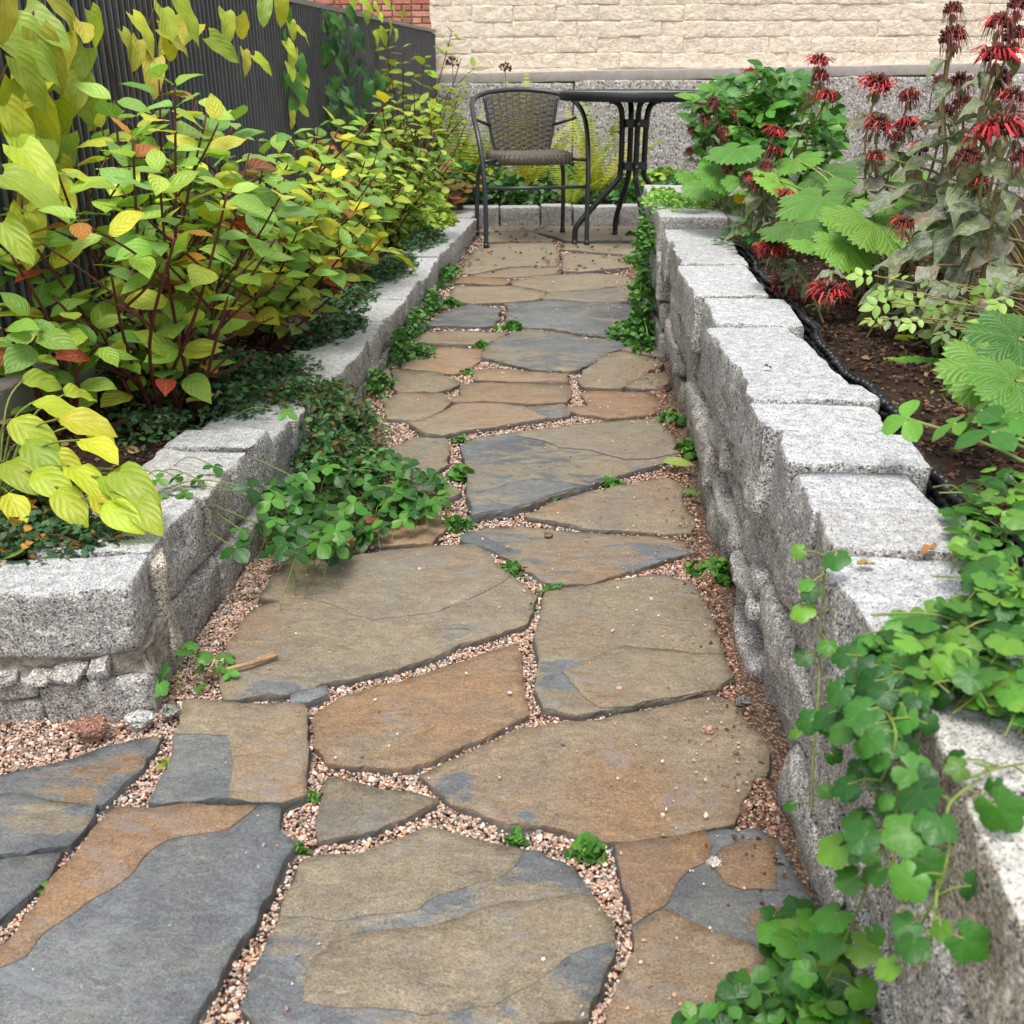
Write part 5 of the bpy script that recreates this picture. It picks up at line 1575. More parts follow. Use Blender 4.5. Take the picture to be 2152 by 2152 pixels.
# ------------------------------------------------------------------ left ground covers
mound('cotoneaster', 'dark small-leaved creeping cotoneaster covering the lower left bed corner', [(-.80, 1.38, .175, .13, .08, .05), (-.95, 1.40, .18, .12, .1, .055), (-.72, 1.36, .175, .07, .05, .035), (-1.1, 1.40, .18, .14, .12, .05), (-.85, 1.5, .17, .16, .08, .05), (-.80, 1.335, .188, .12, .05, .035), (-.95, 1.32, .188, .12, .06, .04), (-.70, 1.345, .185, .06, .035, .025)], 5200, .017, P_COT + P_AUT[2:3], seed=1, twigs=60)
mound('cotoneaster', 'dark creeping cotoneaster under the nearest dogwood beside the wall', [(-.74, 2.15, .15, .10, .16, .05), (-.80, 2.35, .16, .13, .15, .06), (-.72, 2.45, .13, .09, .16, .05), (-.86, 1.95, .17, .1, .1, .03), (-.95, 2.2, .2, .12, .2, .04)], 4200, .017, P_COT + P_GREEN[2:3], seed=2, twigs=120)
mound('cotoneaster', 'creeping cotoneaster spilling over the low wall onto the path', [(-.63, 2.22, .13, .09, .15, .06), (-.54, 2.12, .02, .08, .2, .10), (-.52, 2.35, .01, .06, .16, .09), (-.58, 2.3, .10, .06, .16, .06), (-.46, 2.15, .0, .07, .15, .05)], 4200, .018, pal('#447a48', '#52884e', '#3c6a42', '#68964c', '#7d6c46'), seed=3, twigs=140)
mound('cotoneaster', 'creeping cotoneaster on the far half of the low left wall', [(-.74, 2.95, .11, .07, .2, .04), (-.76, 3.4, .11, .08, .3, .045), (-.72, 4.1, .10, .08, .35, .05), (-.70, 4.8, .10, .09, .35, .055), (-.68, 3.1, .11, .05, .12, .03)], 5000, .02, P_COT, seed=4, twigs=120)
mound('creeping_weed', 'green weeds hanging down the path side of the far low wall', [(-.545, 3.15, .0, .035, .12, .09), (-.55, 3.5, .0, .03, .16, .07), (-.545, 3.9, .0, .035, .15, .06), (-.55, 2.8, .0, .03, .1, .06), (-.55, 4.5, .0, .03, .2, .05), (-.5, 3.2, .0, .06, .06, .03)], 1500, .022, P_GREEN + P_COT[:2], T_SMALL, seed=5, twigs=20)
mound('low_perennial', 'lime green low perennials between shrubs and far end of low wall', [(-.80, 5.1, .11, .12, .3, .12), (-.85, 5.7, .11, .16, .3, .15), (-.72, 5.5, .1, .08, .25, .10), (-.95, 4.6, .13, .1, .3, .12)], 1500, .05, P_LIME, T_SMALL, seed=6, twigs=30)
mound('low_perennial', 'green undergrowth at the fence foot behind the second dogwood', [(-1.03, 3.2, .2, .1, .4, .16), (-1.02, 4.2, .19, .1, .5, .2), (-1.0, 5.2, .18, .1, .5, .3), (-1.0, 6.2, .14, .1, .5, .45)], 1600, .055, P_DOGFAR + P_DARK[:2], T_SMALL, seed=7, twigs=40)
rosette('coral_bells', 'rust brown coral bells clump near the far end of the low wall', (-.74, 5.95, .09), 26, L_GEUM, .045, pal('#8a5a34', '#a0683a', '#7a4a30', '#b07a44'), 17, .15, .16, 'plant', 'stem_brown')
rosette('coral_bells', 'brownish yellow coral bells beside the armchair back', (-.72, 6.45, .08), 22, L_GEUM, .05, pal('#a08a3c', '#8a6a38', '#b49a44', '#98a040'), 18, .17, .22, 'plant', 'stem_brown')
rosette('avens_plant', 'round scalloped pale green leaves resting on the foreground granite block', (-.80, 1.345, .185), 6, L_GEUM, .026, pal('#8fb852', '#9cc058', '#7fac4e'), 19, .085, .035)
rosette('avens_plant', 'small seedling with lobed leaves at the foot of the left wall corner', (-.575, 1.27, -.008), 9, L_ROUND, .018, P_GREEN, 20, .055, .075)
rosette('avens_plant', 'small weed with a few leaves beside the twig', (-.53, 1.30, -.008), 6, L_TRI, .018, P_GREEN, 21, .04, .03)

# clover-like patch spilling onto the path
rng = random.Random(22)
tp = thing('strawberry_patch', 'lush patch of three-part green leaves spilling from low wall onto path', 'plant', (-.52, 1.88, 0))
stl = []
k = 0
while k < 190:
    x, y = rng.uniform(500, 865), rng.uniform(790, 1045)
    if x > 640 and y < 860 - (860 - x) * .0: continue
    if (x - 500) / 360 + (1045 - y) / 260 > 1.45 or y > 1035 - max(0, x - 620) * .42 + 10: continue
    z = rng.uniform(.015, .075) * (1.3 if x < 650 else .7)
    p = D(x, y, z)
    if p.x < left_foot(p.y) + .0: continue
    root = Vector((p.x + rng.uniform(-.05, .01), p.y + rng.uniform(-.03, .03), 0))
    a = rng.uniform(0, 6.28)
    put_leaf(tp, L_TRI, p, (math.cos(a), math.sin(a), rng.uniform(-.35, .2)), Vector((0, -.25, 1)) + rnd_dir(rng, -.4, .4) * .55, rng.uniform(.022, .036), vary(P_TRI[rng.randrange(5)], rng, .25), rng)
    stl.append(tube(rel([root, root.lerp(p, .6) + Vector((0, 0, .006)), p], tp), .0009, 4, False)); k += 1
obj('stalks', py_mesh('stalks', *join(stl)), M['stem_green'], kind='stuff', parent=tp)
for (x, y) in ((555, 985), (600, 1025), (575, 1020), (690, 1010)):
    put_leaf(tp, L_GEUM, D(x, y, .02), (rng.uniform(-1, 1), -1, -.1), (0, -.2, 1), .014, lin('#c8b83c'), rng)
st2 = thing('strawberry_runner', 'three-part leaves on long runners lying across the pale wall caps', 'plant', (-.72, 1.62, .17))
stl = []
for (x, y, z, s) in ((405, 880, .20, .024), (335, 900, .21, .02), (300, 905, .21, .022), (350, 930, .20, .02), (470, 920, .20, .03), (510, 945, .17, .03), (455, 1000, .12, .022), (445, 1035, .1, .035), (540, 780, .2, .026), (555, 900, .13, .024), (490, 990, .12, .02), (560, 955, .08, .022), (300, 935, .2, .018), (375, 905, .2, .018)):
    p = D(x, y, z)
    put_leaf(st2, L_TRI, p, (rng.uniform(-1, 1), rng.uniform(-1, .3), -.2), Vector((.1, -.3, 1)) + rnd_dir(rng) * .3, s, vary(P_TRI[rng.randrange(5)], rng), rng)
    r0 = Vector((-.74 + rng.uniform(-.04, .04), p.y + rng.uniform(-.02, .1), .16))
    stl.append(tube(rel(smooth_path([r0, r0.lerp(p, .5) + Vector((0, 0, .025)), p], 4), st2), .0011, 4, False))
obj('stalks', py_mesh('stalks', *join(stl)), M['stem_green'], kind='stuff', parent=st2)

# ------------------------------------------------------------------ ferns and back bed
def frond_mesh(seed, arch):
    rng = random.Random(seed)
    V, Fc, UV = [], [], []
    n = 26
    def rach(t): return Vector((0, t, .55 * t * (1 - arch * t)))
    for i in range(n):
        t = .12 + .88 * i / n
        p = rach(t); tg = (rach(min(1, t + .02)) - p).normalized()
        ln = .17 * math.sin(math.pi * (.16 + .84 * t) ** .9) ** .8 * (1 - .25 * t) + .008
        for s in (-1, 1):
            d = (Vector((s, 0, 0)) + tg * .35 + Vector((0, 0, -.15))).normalized()
            nz = tg.cross(d) * s
            o = len(V); m = 6
            for k in range(m + 1):
                f = k / m
                q = p + d * ln * f + Vector((0, 0, -.25 * ln * f * f))
                w = .0088 * (1 - f ** 1.6) * (1.2 if k % 2 else .6) + .0006
                V += [q - tg * w, q + tg * w]; UV += [(.2, f), (.8, f)]
            for k in range(m):
                Fc.append((o + 2 * k, o + 2 * k + 1, o + 2 * k + 3, o + 2 * k + 2))
    tv, tf = tube([rach(k / 10) for k in range(11)], [.006 - .0005 * k for k in range(11)], 4, False)
    o = len(V); V += tv; UV += [(.5, 0)] * len(tv); Fc += [tuple(i + o for i in f) for f in tf]
    return V, Fc, UV
L_FERN = lib('frond', [frond_mesh(k, .45 + .15 * k) for k in range(3)], M['frond'])
def fern(label, base, n, ln, seed, palette, lean=0.0):
    rng = random.Random(seed)
    t = thing('fern', label, 'fern', base)
    for i in range(n):
        a = i * 2.399 + rng.uniform(-.3, .3)
        e = rng.uniform(.5, 1.25)
        ax = Vector((math.cos(a), math.sin(a) - lean, math.tan(e) * .7))
        put_leaf(t, L_FERN, Vector(base) + Vector((0, 0, 0)), ax, Vector((0, 0, 1)) + Vector((math.cos(a), math.sin(a), 0)) * -.3, ln * rng.uniform(.75, 1.1), vary(palette[rng.randrange(len(palette))], rng), rng, name='frond')
P_FERN = pal('#b4bc44', '#c8c84a', '#9cb440', '#b0a43e', '#d0c854', '#8fae3e')
fern('tall yellowing fern between the armchair and the table legs', (.10, 6.75, .07), 11, .62, 31, P_FERN, .15)
fern('yellowing fern behind the armchair backrest', (-.35, 7.3, .08), 9, .68, 32, P_FERN)
fern('brownish fern at the cream wall corner left of the armchair', (-.80, 7.4, .08), 8, .68, 33, P_FERN + P_AUT[2:3])
fern('low yellow fern frond drooping beside the edging under the armchair', (-.05, 6.4, .06), 7, .38, 34, P_FERN)
mound('ground_cover', 'dark green leafy ground cover behind the edging under the armchair', [(-.45, 6.6, .06, .22, .2, .16), (-.1, 6.65, .06, .25, .2, .14), (.3, 6.7, .06, .25, .22, .14), (.6, 6.8, .06, .25, .3, .14), (-.7, 6.8, .07, .2, .3, .2)], 2200, .055, pal('#3f7238', '#4c8240', '#35623a', '#5a8c44', '#2f5a34'), T_SMALL, seed=8, twigs=30)
mound('ground_cover', 'mixed low greenery at the granite plinth behind the ferns', [(-.7, 7.6, .08, .3, .25, .3), (-.1, 7.7, .08, .35, .25, .16), (.6, 7.6, .08, .35, .3, .10)], 1300, .06, P_GREEN + P_LIME, T_SMALL, seed=9, twigs=30)
def dry_head(label, x, y, wy, zb, seed):
    rng = random.Random(seed)
    p = DY(x, y, wy)
    t = thing('dried_flower', label, 'flower', (p.x, wy, zb))
    obj('stem', py_mesh('stem', *tube(rel(smooth_path([(p.x, wy, zb), (p.x + .015, wy, (zb + p.z) / 2), p], 5), t), .003, 5)), M['stem_green'], t)
    parts = []
    for k in range(26):
        d = rnd_dir(rng, -.3, 1)
        q = p + d * .035
        parts.append(tube(rel([p, q], t), [.001, .001], 4, False))
        parts.append(tube(rel([q - d * .007, q, q + d * .009], t), [.003, .0075, .003], 5))
    obj('seed_head', py_mesh('seed_head', *join(parts)), M['stem_brown'], t)
dry_head('dried brown flower head standing above the armchair back', 953, 130, 6.9, .08, 1)
dry_head('dried brown flower head near the cream wall corner', 853, 120, 6.8, .08, 2)
dry_head('dried brown stalk beside the tall fern left of the table legs', 1160, 250, 7.0, .08, 3)

# ------------------------------------------------------------------ right bed
rng = random.Random(40)
bb = Vector((.74, 3.75, soil_right(.74, 3.75)))
bt = thing('leafy_bush', 'dense bright green leafy bush at the far end of the right flower bed', 'bush', bb)
k = 0
tb_ = []
for s in range(22):
    x, y = rng.uniform(1330, 1560), rng.uniform(125, 300)
    if y < 118 + abs(x - 1440) * .35: y += 50
    wy = rng.uniform(3.4, 4.0)
    e = DY(x, y, wy)
    m = bb.lerp(e, .5) + Vector((0, 0, .06))
    pth = smooth_path([bb, m, e], 8)
    tb_.append(tube(rel(pth, bt), .002, 4, False))
    for i in range(4, len(pth)):
        if k >= 300: break
        for _ in range(2 if i > 8 else 1):
            d = rnd_dir(rng, -.2, .5)
            put_leaf(bt, L_PINN, pth[i], d + Vector((0, -.4, .1)), Vector((0, -.5, 1)) + rnd_dir(rng) * .4, rng.uniform(.09, .15), vary(P_GREEN[rng.randrange(5)], rng, .25), rng); k += 1
obj('stems', py_mesh('stems', *join(tb_)), M['stem_green'], bt)
n = 900
pos = np.array([tuple(DY(rng.uniform(1325, 1565), 0, 1)) for _ in range(1)])
pp = []
while len(pp) < n:
    x, y = rng.uniform(1315, 1585), rng.uniform(125, 345)
    if ((x - 1445) / 140) ** 2 + ((y - 245) / 115) ** 2 > 1: continue
    pp.append(tuple(DY(x, y, rng.uniform(3.5, 4.2))))
pp = np.array(pp)
scatter_np('foliage', T_SMALL, pp, np_dirs(n, -.5, .4), np_dirs(n, .2, 1) + np.array([[0, -.4, 0]]), NP.uniform(.035, .06, n), np_cols(P_GREEN + P_DARK[:2], n), M['leaf_small'], bt)

def head_mesh(state, seed):
    rng = random.Random(seed)
    V, P, C = [], [], []
    def add(vs, fs, c):
        o = len(V)
        V.extend([tuple(v) for v in vs]); C.extend([c] * len(vs))
        for f in fs:
            f = [i + o for i in f]
            for k in range(1, len(f) - 1): P.append((f[0], f[k], f[k + 1]))
    red = pal('#b81c2c', '#cc2832', '#961826', '#d8403c'); brown = pal('#5e362a', '#6e4232', '#4c2c24', '#7e5440')
    dark = pal('#742a2c', '#622428', '#863230', '#542826')
    # bristly dome of calyx tubes
    for k in range(130):
        d = rnd_dir(rng, -.45, 1)
        c = vary((brown if (state != 'red' or rng.random() < .6) else dark)[rng.randrange(4)], rng, .3)
        r1 = rng.uniform(.5, .68)
        q0, q1 = d * .3, Vector((d.x * r1, d.y * r1, d.z * r1 * .85 + .1))
        v, f = tube([q0, q1], [.03, .045], 4, True); add(v, f, c)
    # thin tubular petals, fresh ones spreading, spent ones hanging limp
    npet = {'red': 46, 'mix': 44, 'dead': 40}[state]
    for k in range(npet):
        a = k * 2.399 + rng.uniform(-.4, .4)
        fresh = (state == 'red' and rng.random() < .8) or (state == 'mix' and rng.random() < .25)
        r1 = rng.uniform(.75, 1.2) if fresh else rng.uniform(.55, .85)
        dz = rng.uniform(-.25, .4) if fresh else rng.uniform(-.8, -.1)
        h = Vector((math.cos(a), math.sin(a), 0)); sd_ = Vector((-math.sin(a), math.cos(a), 0)) + Vector((0, 0, rng.uniform(-.5, .5)))
        bend = rng.uniform(-.12, .12)
        pts = [h * .45 + Vector((0, 0, .12)), h * (.45 + (r1 - .45) * .45) + Vector((0, 0, .14 + max(0, dz) * .7 + .1)) + sd_ * bend, h * r1 + Vector((0, 0, dz)) + sd_ * bend * 2, h * (r1 + rng.uniform(-.05, .1)) + Vector((0, 0, dz - rng.uniform(.05, .25))) + sd_ * bend * 3]
        ws = [.025, .04, .045, .012] if fresh else [.022, .028, .02, .008]
        vs = []
        for p, w in zip(pts, ws):
            vs += [p - sd_ * w, p + sd_ * w]
        fs = [(2 * i, 2 * i + 1, 2 * i + 3, 2 * i + 2) for i in range(3)]
        add(vs, fs, vary((red if fresh else dark)[rng.randrange(4)], rng, .25))
    # small hanging bracts
    for k in range(5):
        a = k * 1.25 + rng.uniform(-.3, .3)
        h = Vector((math.cos(a), math.sin(a), 0)); sd_ = Vector((-math.sin(a), math.cos(a), 0))
        vs = []
        for p, w in ((h * .12 + Vector((0, 0, -.25)), .06), (h * .32 + Vector((0, 0, -.5)), .11), (h * .3 + Vector((0, 0, -.85)), .02)):
            vs += [p - sd_ * w, p + sd_ * w]
        add(vs, [(0, 1, 3, 2), (2, 3, 5, 4)], vary(lin('#6f6c42') if rng.random() < .6 else lin('#5f4434'), rng))
    me = np_mesh('flower_head', V, np.array(P), cols=np.array(C), smooth=True)
    me.materials.append(M['petal'])
    return me
HEAD = {s: [head_mesh(s, 50 + 7 * k + len(s)) for k in range(3)] for s in ('red', 'mix', 'dead')}

def bee_balm(label, heads, seed, leaf=.075, extra=0):
    rng = random.Random(seed)
    ps = [(DY(x, y, wy), st, sz) for x, y, wy, st, sz in heads]
    bx = sum(p.x for p, _, _ in ps) / len(ps); by = sum(p.y for p, _, _ in ps) / len(ps) + .05
    bx = max(.52, bx)
    base = Vector((bx, by, soil_right(bx, by) - .01))
    t = thing('bee_balm', label, 'flower', base)
    for p, st, sz in ps:
        b = base + Vector((rng.uniform(-.04, .04), rng.uniform(-.04, .04), 0))
        top = p - Vector((0, 0, sz * .2))
        m1 = b.lerp(top, .35) + Vector((rng.uniform(-.02, .02), rng.uniform(-.02, .02), .04)); m2 = b.lerp(top, .72) + Vector((rng.uniform(-.015, .015), rng.uniform(-.015, .015), .02))
        if top.z - b.z < .12: m1 = b.lerp(top, .4) + Vector((0, 0, .05)); m2 = b.lerp(top, .8) + Vector((0, 0, .06))
        pth = smooth_path([b, m1, m2, top], 5)
        obj('stem', py_mesh('stem', *tube(rel(pth, t), .0026, 6)), M['stem_dry'], t)
        tilt = frame(p - t.location, (rng.uniform(-.3, .3), 1, rng.uniform(-.3, .3)), (rng.uniform(-.25, .25), rng.uniform(-.35, .1), 1), sz * 1.05)
        obj('flower_head', HEAD[st][rng.randrange(3)], None, t, tilt)
        az = rng.uniform(0, 3)
        for i in range(3, len(pth) - 2, 3):
            az += 1.57 + rng.uniform(-.2, .2)
            for s in (0, math.pi):
                if rng.random() < .12: continue
                d = Vector((math.cos(az + s), math.sin(az + s), rng.uniform(-.7, .1)))
                put_leaf(t, L_MON, pth[i], d, Vector((0, -.3, 1)) + rnd_dir(rng) * .4, leaf * rng.uniform(.6, 1.2), vary(P_MON[rng.randrange(len(P_MON))], rng, .22), rng)
    return t
bee_balm('tallest bee balm with dark spent heads against cream wall at upper right', [(1798, 20, 2.15, 'dead', .026), (1798, 72, 2.1, 'dead', .036), (1885, 48, 2.05, 'mix', .034), (1922, 12, 2.1, 'dead', .03), (1915, 70, 2.1, 'dead', .032), (1880, 108, 2.0, 'red', .038)], 61)
bee_balm('bee balm with drooping brown heads below the tallest one', [(1812, 158, 2.2, 'dead', .034), (1775, 155, 2.25, 'dead', .024), (1782, 215, 2.25, 'mix', .03), (1826, 300, 1.95, 'dead', .036), (1842, 345, 1.95, 'mix', .03), (1885, 150, 2.1, 'dead', .034), (1818, 200, 2.2, 'dead', .032)], 62)
bee_balm('bee balm with the large open scarlet flower at the right photo edge', [(1885, 248, 1.85, 'red', .046), (1912, 185, 1.9, 'mix', .03), (1915, 255, 1.95, 'red', .034), (1930, 300, 1.8, 'dead', .03)], 63)
bee_balm('bee balm with scarlet fringed heads in the middle of right bed', [(1655, 162, 2.45, 'red', .042), (1655, 238, 2.4, 'mix', .04), (1716, 184, 2.45, 'mix', .032), (1712, 240, 2.35, 'red', .036), (1652, 298, 2.3, 'mix', .028), (1736, 280, 2.3, 'mix', .026), (1690, 262, 2.4, 'mix', .026)], 64)
bee_balm('bee balm with stacked red blooms above the dense green bush', [(1545, 118, 3.1, 'red', .036), (1548, 148, 3.1, 'mix', .036), (1560, 184, 3.0, 'red', .038), (1416, 140, 3.7, 'red', .032), (1388, 215, 3.5, 'dead', .03)], 65)
bee_balm('bee balm with small faded red heads before the green bush', [(1460, 250, 3.0, 'red', .032), (1462, 288, 3.0, 'mix', .032), (1484, 372, 2.8, 'red', .034), (1432, 345, 2.9, 'mix', .034), (1445, 315, 2.95, 'dead', .03), (1372, 312, 3.3, 'mix', .034), (1480, 398, 2.75, 'dead', .032), (1410, 335, 3.0, 'dead', .03)], 66)
bee_balm('dried bee balm stalks at the wall end beside the table', [(1318, 200, 3.6, 'dead', .028), (1330, 225, 3.5, 'dead', .028), (1345, 195, 3.5, 'dead', .032), (1305, 245, 3.7, 'dead', .022), (1365, 250, 3.4, 'dead', .03), (1300, 285, 3.6, 'dead', .02)], 67, leaf=.05)
bee_balm('low red bee balm bloom just behind the wall caps', [(1460, 474, 2.35, 'red', .040), (1440, 470, 2.4, 'mix', .026)], 68, leaf=.05)
bee_balm('dark red bee balm heads nodding over the bare soil', [(1476, 540, 2.4, 'mix', .036), (1564, 553, 2.0, 'red', .040)], 69, leaf=.05)
bee_balm('single fuzzy red bee balm head before the large lobed leaves', [(1705, 425, 2.0, 'mix', .028), (1715, 490, 2.05, 'dead', .026)], 70)
# mildewed leaf mass under the flowers
leaves_at('bee_balm', 'grey mildewed bee balm foliage without flowers at the right edge of bed', (.95, 2.1, soil_right(.95, 2.1)),
          [(1700, 370, 2.2, .1), (1670, 350, 2.3, .09), (1780, 400, 2.1, .1), (1820, 420, 2.0, .11), (1860, 380, 2.0, .1), (1900, 360, 2.0, .1), (1840, 480, 1.95, .1), (1720, 470, 2.0, .085), (1760, 500, 1.9, .08), (1900, 450, 1.9, .1), (1920, 520, 1.8, .1), (1790, 350, 2.2, .09), (1880, 310, 2.1, .09), (1740, 340, 2.2, .08), (1800, 540, 1.85, .08), (1860, 560, 1.8, .085), (1770, 450, 2.0, .09), (1910, 400, 1.9, .09), (1830, 380, 2.1, .1), (1925, 320, 2.0, .09), (1680, 300, 2.3, .07), (1760, 300, 2.2, .08), (1860, 440, 1.9, .09), (1890, 500, 1.85, .09)],
          L_MON, P_MON, 71, 'flower', 'stem_dry', tiltr=.6)
leaves_at('lobed_perennial', 'perennial with very large toothed maple-like leaves in the right bed', (.72, 2.5, soil_right(.72, 2.5)),
          [(1550, 372, 2.5, .095), (1690, 395, 2.25, .105), (1650, 420, 2.2, .08), (1500, 425, 2.35, .075), (1600, 462, 2.2, .07), (1620, 350, 2.7, .085), (1500, 300, 3.0, .075), (1560, 325, 2.9, .08), (1610, 415, 2.35, .07), (1700, 340, 2.6, .09), (1470, 340, 2.9, .07), (1770, 380, 2.3, .08), (1540, 460, 2.25, .06)],
          L_PALM, P_PALM, 72, 'plant', 'stem_green', (-.05, -.7, 1), (-.1, -1, -.35))
leaves_at('lobed_perennial', 'maple-leaved perennial behind the wall end near the dense bush', (.62, 3.3, soil_right(.62, 3.3)),
          [(1390, 280, 3.2, .085), (1360, 330, 3.2, .075), (1330, 350, 3.3, .07), (1420, 300, 3.2, .07), (1440, 330, 3.1, .07), (1310, 335, 3.5, .06), (1400, 340, 3.1, .06)],
          L_PALM, pal('#5c9238', '#4e8432', '#6a9e40'), 73, 'plant', 'stem_green', (-.05, -.7, 1), (-.2, -1, -.4))
leaves_at('lobed_perennial', 'light green lobed leaves at the right photo edge near the membrane', (.80, 1.38, soil_right(.80, 1.38)),
          [(1870, 690, 1.36, .062), (1920, 640, 1.4, .06), (1915, 720, 1.3, .055), (1925, 780, 1.25, .05)], L_PALM, P_PALM, 74, 'plant', 'stem_green', (-.1, -.5, 1), (-.7, -.7, -.3))
leaves_at('wild_columbine', 'large three-part clover-like leaves on long stalks beside the black membrane', (.64, 1.02, soil_right(.64, 1.02)),
          [(1712, 790, 1.2, .036), (1850, 775, 1.13, .042), (1870, 815, 1.08, .04), (1800, 800, 1.15, .03), (1915, 790, 1.1, .035)], L_TRI, P_GREEN, 75, 'plant', 'stem_green', (-.1, -.4, 1), None, .002)
L_PINN_S = lib('leaf', [compound(_pt, [(0, 1.1, 0, 1.2, -.1), (0, 1.0, 1.0 + .1 * k, 1.0, -.2), (0, 1.0, -1.1, 1.0, .1), (0, .3, 1.3, .8, -.2), (0, .3, -1.2, .8, -.15)]) for k in range(3)], M['leaf_soft'])
leaves_at('wild_columbine', 'tangle of thin stems with small pale lobed leaves in the right bed', (.84, 1.72, soil_right(.84, 1.72)),
          [(1650, 520, 1.9, .022), (1690, 545, 1.85, .02), (1680, 570, 1.8, .024), (1720, 520, 1.9, .022), (1750, 560, 1.8, .024), (1790, 570, 1.75, .022), (1820, 590, 1.7, .024), (1850, 560, 1.75, .024), (1740, 600, 1.7, .02), (1880, 600, 1.65, .026), (1905, 560, 1.7, .024), (1860, 630, 1.6, .022), (1700, 600, 1.75, .02), (1775, 530, 1.85, .022), (1830, 540, 1.8, .022), (1915, 620, 1.6, .024), (1665, 600, 1.75, .018), (1800, 620, 1.65, .02), (1725, 560, 1.85, .024), (1895, 530, 1.75, .024)],
          L_PINN_S, pal('#7a9e48', '#88ac50', '#6c9040', '#94b458', '#7c9060'), 78, 'plant', 'stem_dry', (-.05, -.5, 1), None, .0014, .5)
rosette('dandelion', 'rosette of long toothed strap leaves in the right bed soil', tuple(D(1788, 700, .335)), 9, L_STRAP, .15, pal('#6fa83e', '#7fb446', '#5f9a3a'), 76, .015, .012, 'plant', facing=2.4, spread=2.2)
mound('seedling_weed', 'thin pale green weeds sprouting in the middle of the right bed', [(.72, 1.85, .34, .10, .2, .12), (.86, 1.6, .35, .12, .2, .13), (.80, 2.05, .35, .14, .12, .10), (.62, 1.65, .33, .04, .07, .03)], 520, .02, P_LIME + P_GREEN[:2] + P_MON[:2], T_RND, seed=10, twigs=90, stem='stem_dry')
mound('seedling_weed', 'tiny green seedlings on the soil near the membrane', [(.60, 1.3, .325, .06, .1, .015), (.70, 1.15, .33, .08, .1, .02), (.78, 1.3, .34, .08, .12, .03)], 260, .011, P_LIME, T_RND, seed=11, twigs=10, stem='stem_green')
mound('sedum_mat', 'light green sedum cushion on the far end of the right wall', [(.31, 3.85, .405, .07, .28, .03), (.40, 3.7, .37, .08, .16, .05), (.48, 3.95, .37, .12, .22, .06)], 2000, .02, pal('#7fb84c', '#92c458', '#6ba646', '#a3cc64'), T_SMALL, seed=12, twigs=10, stem='stem_green')
mound('wall_creeper', 'dark green creeper hanging down the far right wall to the path', [(.235, 3.55, .28, .02, .16, .10), (.225, 3.5, .12, .03, .16, .13), (.22, 3.45, .0, .04, .2, .10), (.235, 3.85, .2, .02, .16, .18), (.18, 3.5, .0, .05, .14, .03)], 1900, .024, P_GREEN + P_DARK[:2], T_SMALL, seed=13, twigs=20, stem='stem_green')
rosette('low_herb', 'fine dark leafy herb behind the wall end beside yellow flower', (.52, 3.0, soil_right(.52, 3.0)), 45, L_PINN, .05, pal('#4f8a3c', '#3f7a38', '#5f9a44'), 77, .10, .11)
yf = thing('yellow_flower', 'bright yellow ruffled flower in the right bed before the bush', 'flower', (.515, 3.22, soil_right(.515, 3.22)))
pf = DY(1396, 372, 3.15)
obj('stem', py_mesh('stem', *tube(rel(smooth_path([yf.location, yf.location.lerp(pf, .5) + Vector((.01, 0, .01)), pf], 4), yf), .0018, 5)), M['stem_green'], yf)
for k in range(7):
    a = k * .9
    put_leaf(yf, L_GEUM, pf, (math.cos(a), .5 * math.sin(a) - .4, math.sin(a)), (0, -1, .5), .022, lin('#e8c81c'), rng, name='petal')

# ------------------------------------------------------------------ creeping snapdragon over the right wall
am = thing('creeping_snapdragon', 'thick mat of round scalloped leaves flowing over the near right wall', 'plant', (.55, .72, soil_right(.55, .72)))
rng = random.Random(80)
k = 0; stl = []
poly = np.array([(1790, 985), (1805, 920), (1870, 880), (1960, 900), (1990, 1200), (1960, 1370), (1880, 1340), (1780, 1280), (1720, 1310), (1650, 1290), (1625, 1210), (1700, 1170), (1770, 1140), (1840, 1090)])
while k < 290:
    x, y = rng.uniform(1600, 1990), rng.uniform(880, 1370)
    if not inside(np.array([[x, y]]), poly)[0]: continue
    z = ZT + rng.uniform(.004, .05) * (1 if x > 1700 else .5)
    p = D(x, y, z)
    a = rng.uniform(0, 6.28)
    put_leaf(am, L_ROUND, p, (math.cos(a), math.sin(a), rng.uniform(-.3, .2)), Vector((-.15, -.35, 1)) + rnd_dir(rng, -.4, .4) * .5, rng.uniform(.010, .019), vary(P_ASAR[rng.randrange(6)], rng, .2), rng)
    r0 = p + Vector((rng.uniform(-.02, .03), rng.uniform(-.02, .03), -rng.uniform(.01, .03)))
    r0.z = max(r0.z, ZT + .002)
    stl.append(tube(rel([r0, p], am), .0008, 4, False)); k += 1
for j in range(12):
    x, y = rng.uniform(1800, 1950), rng.uniform(920, 1330)
    p = D(x, y, ZT + .012); q = p + Vector((rng.uniform(-.12, .03), rng.uniform(-.08, .08), rng.uniform(-.004, .02)))
    stl.append(tube(rel(smooth_path([p, p.lerp(q, .5) + Vector((0, 0, .012)), q], 4), am), .0011, 4, False))
obj('stalks', py_mesh('stalks', *join(stl)), M['stem_green'], kind='stuff', parent=am)
for (x, y) in ((1695, 1115), (1935, 1010), (1640, 1390)):
    pass
def fall(label, seed, strands, size, spacing, palette=P_ASAR, mlib=L_ROUND):
    rng = random.Random(seed)
    first = strands[0][0]
    t = thing('creeping_snapdragon', label, 'plant', first)
    for sp in strands:
        strand(t, sp, mlib, palette, size, spacing, rng)
    return t
XF = WX_R - .012
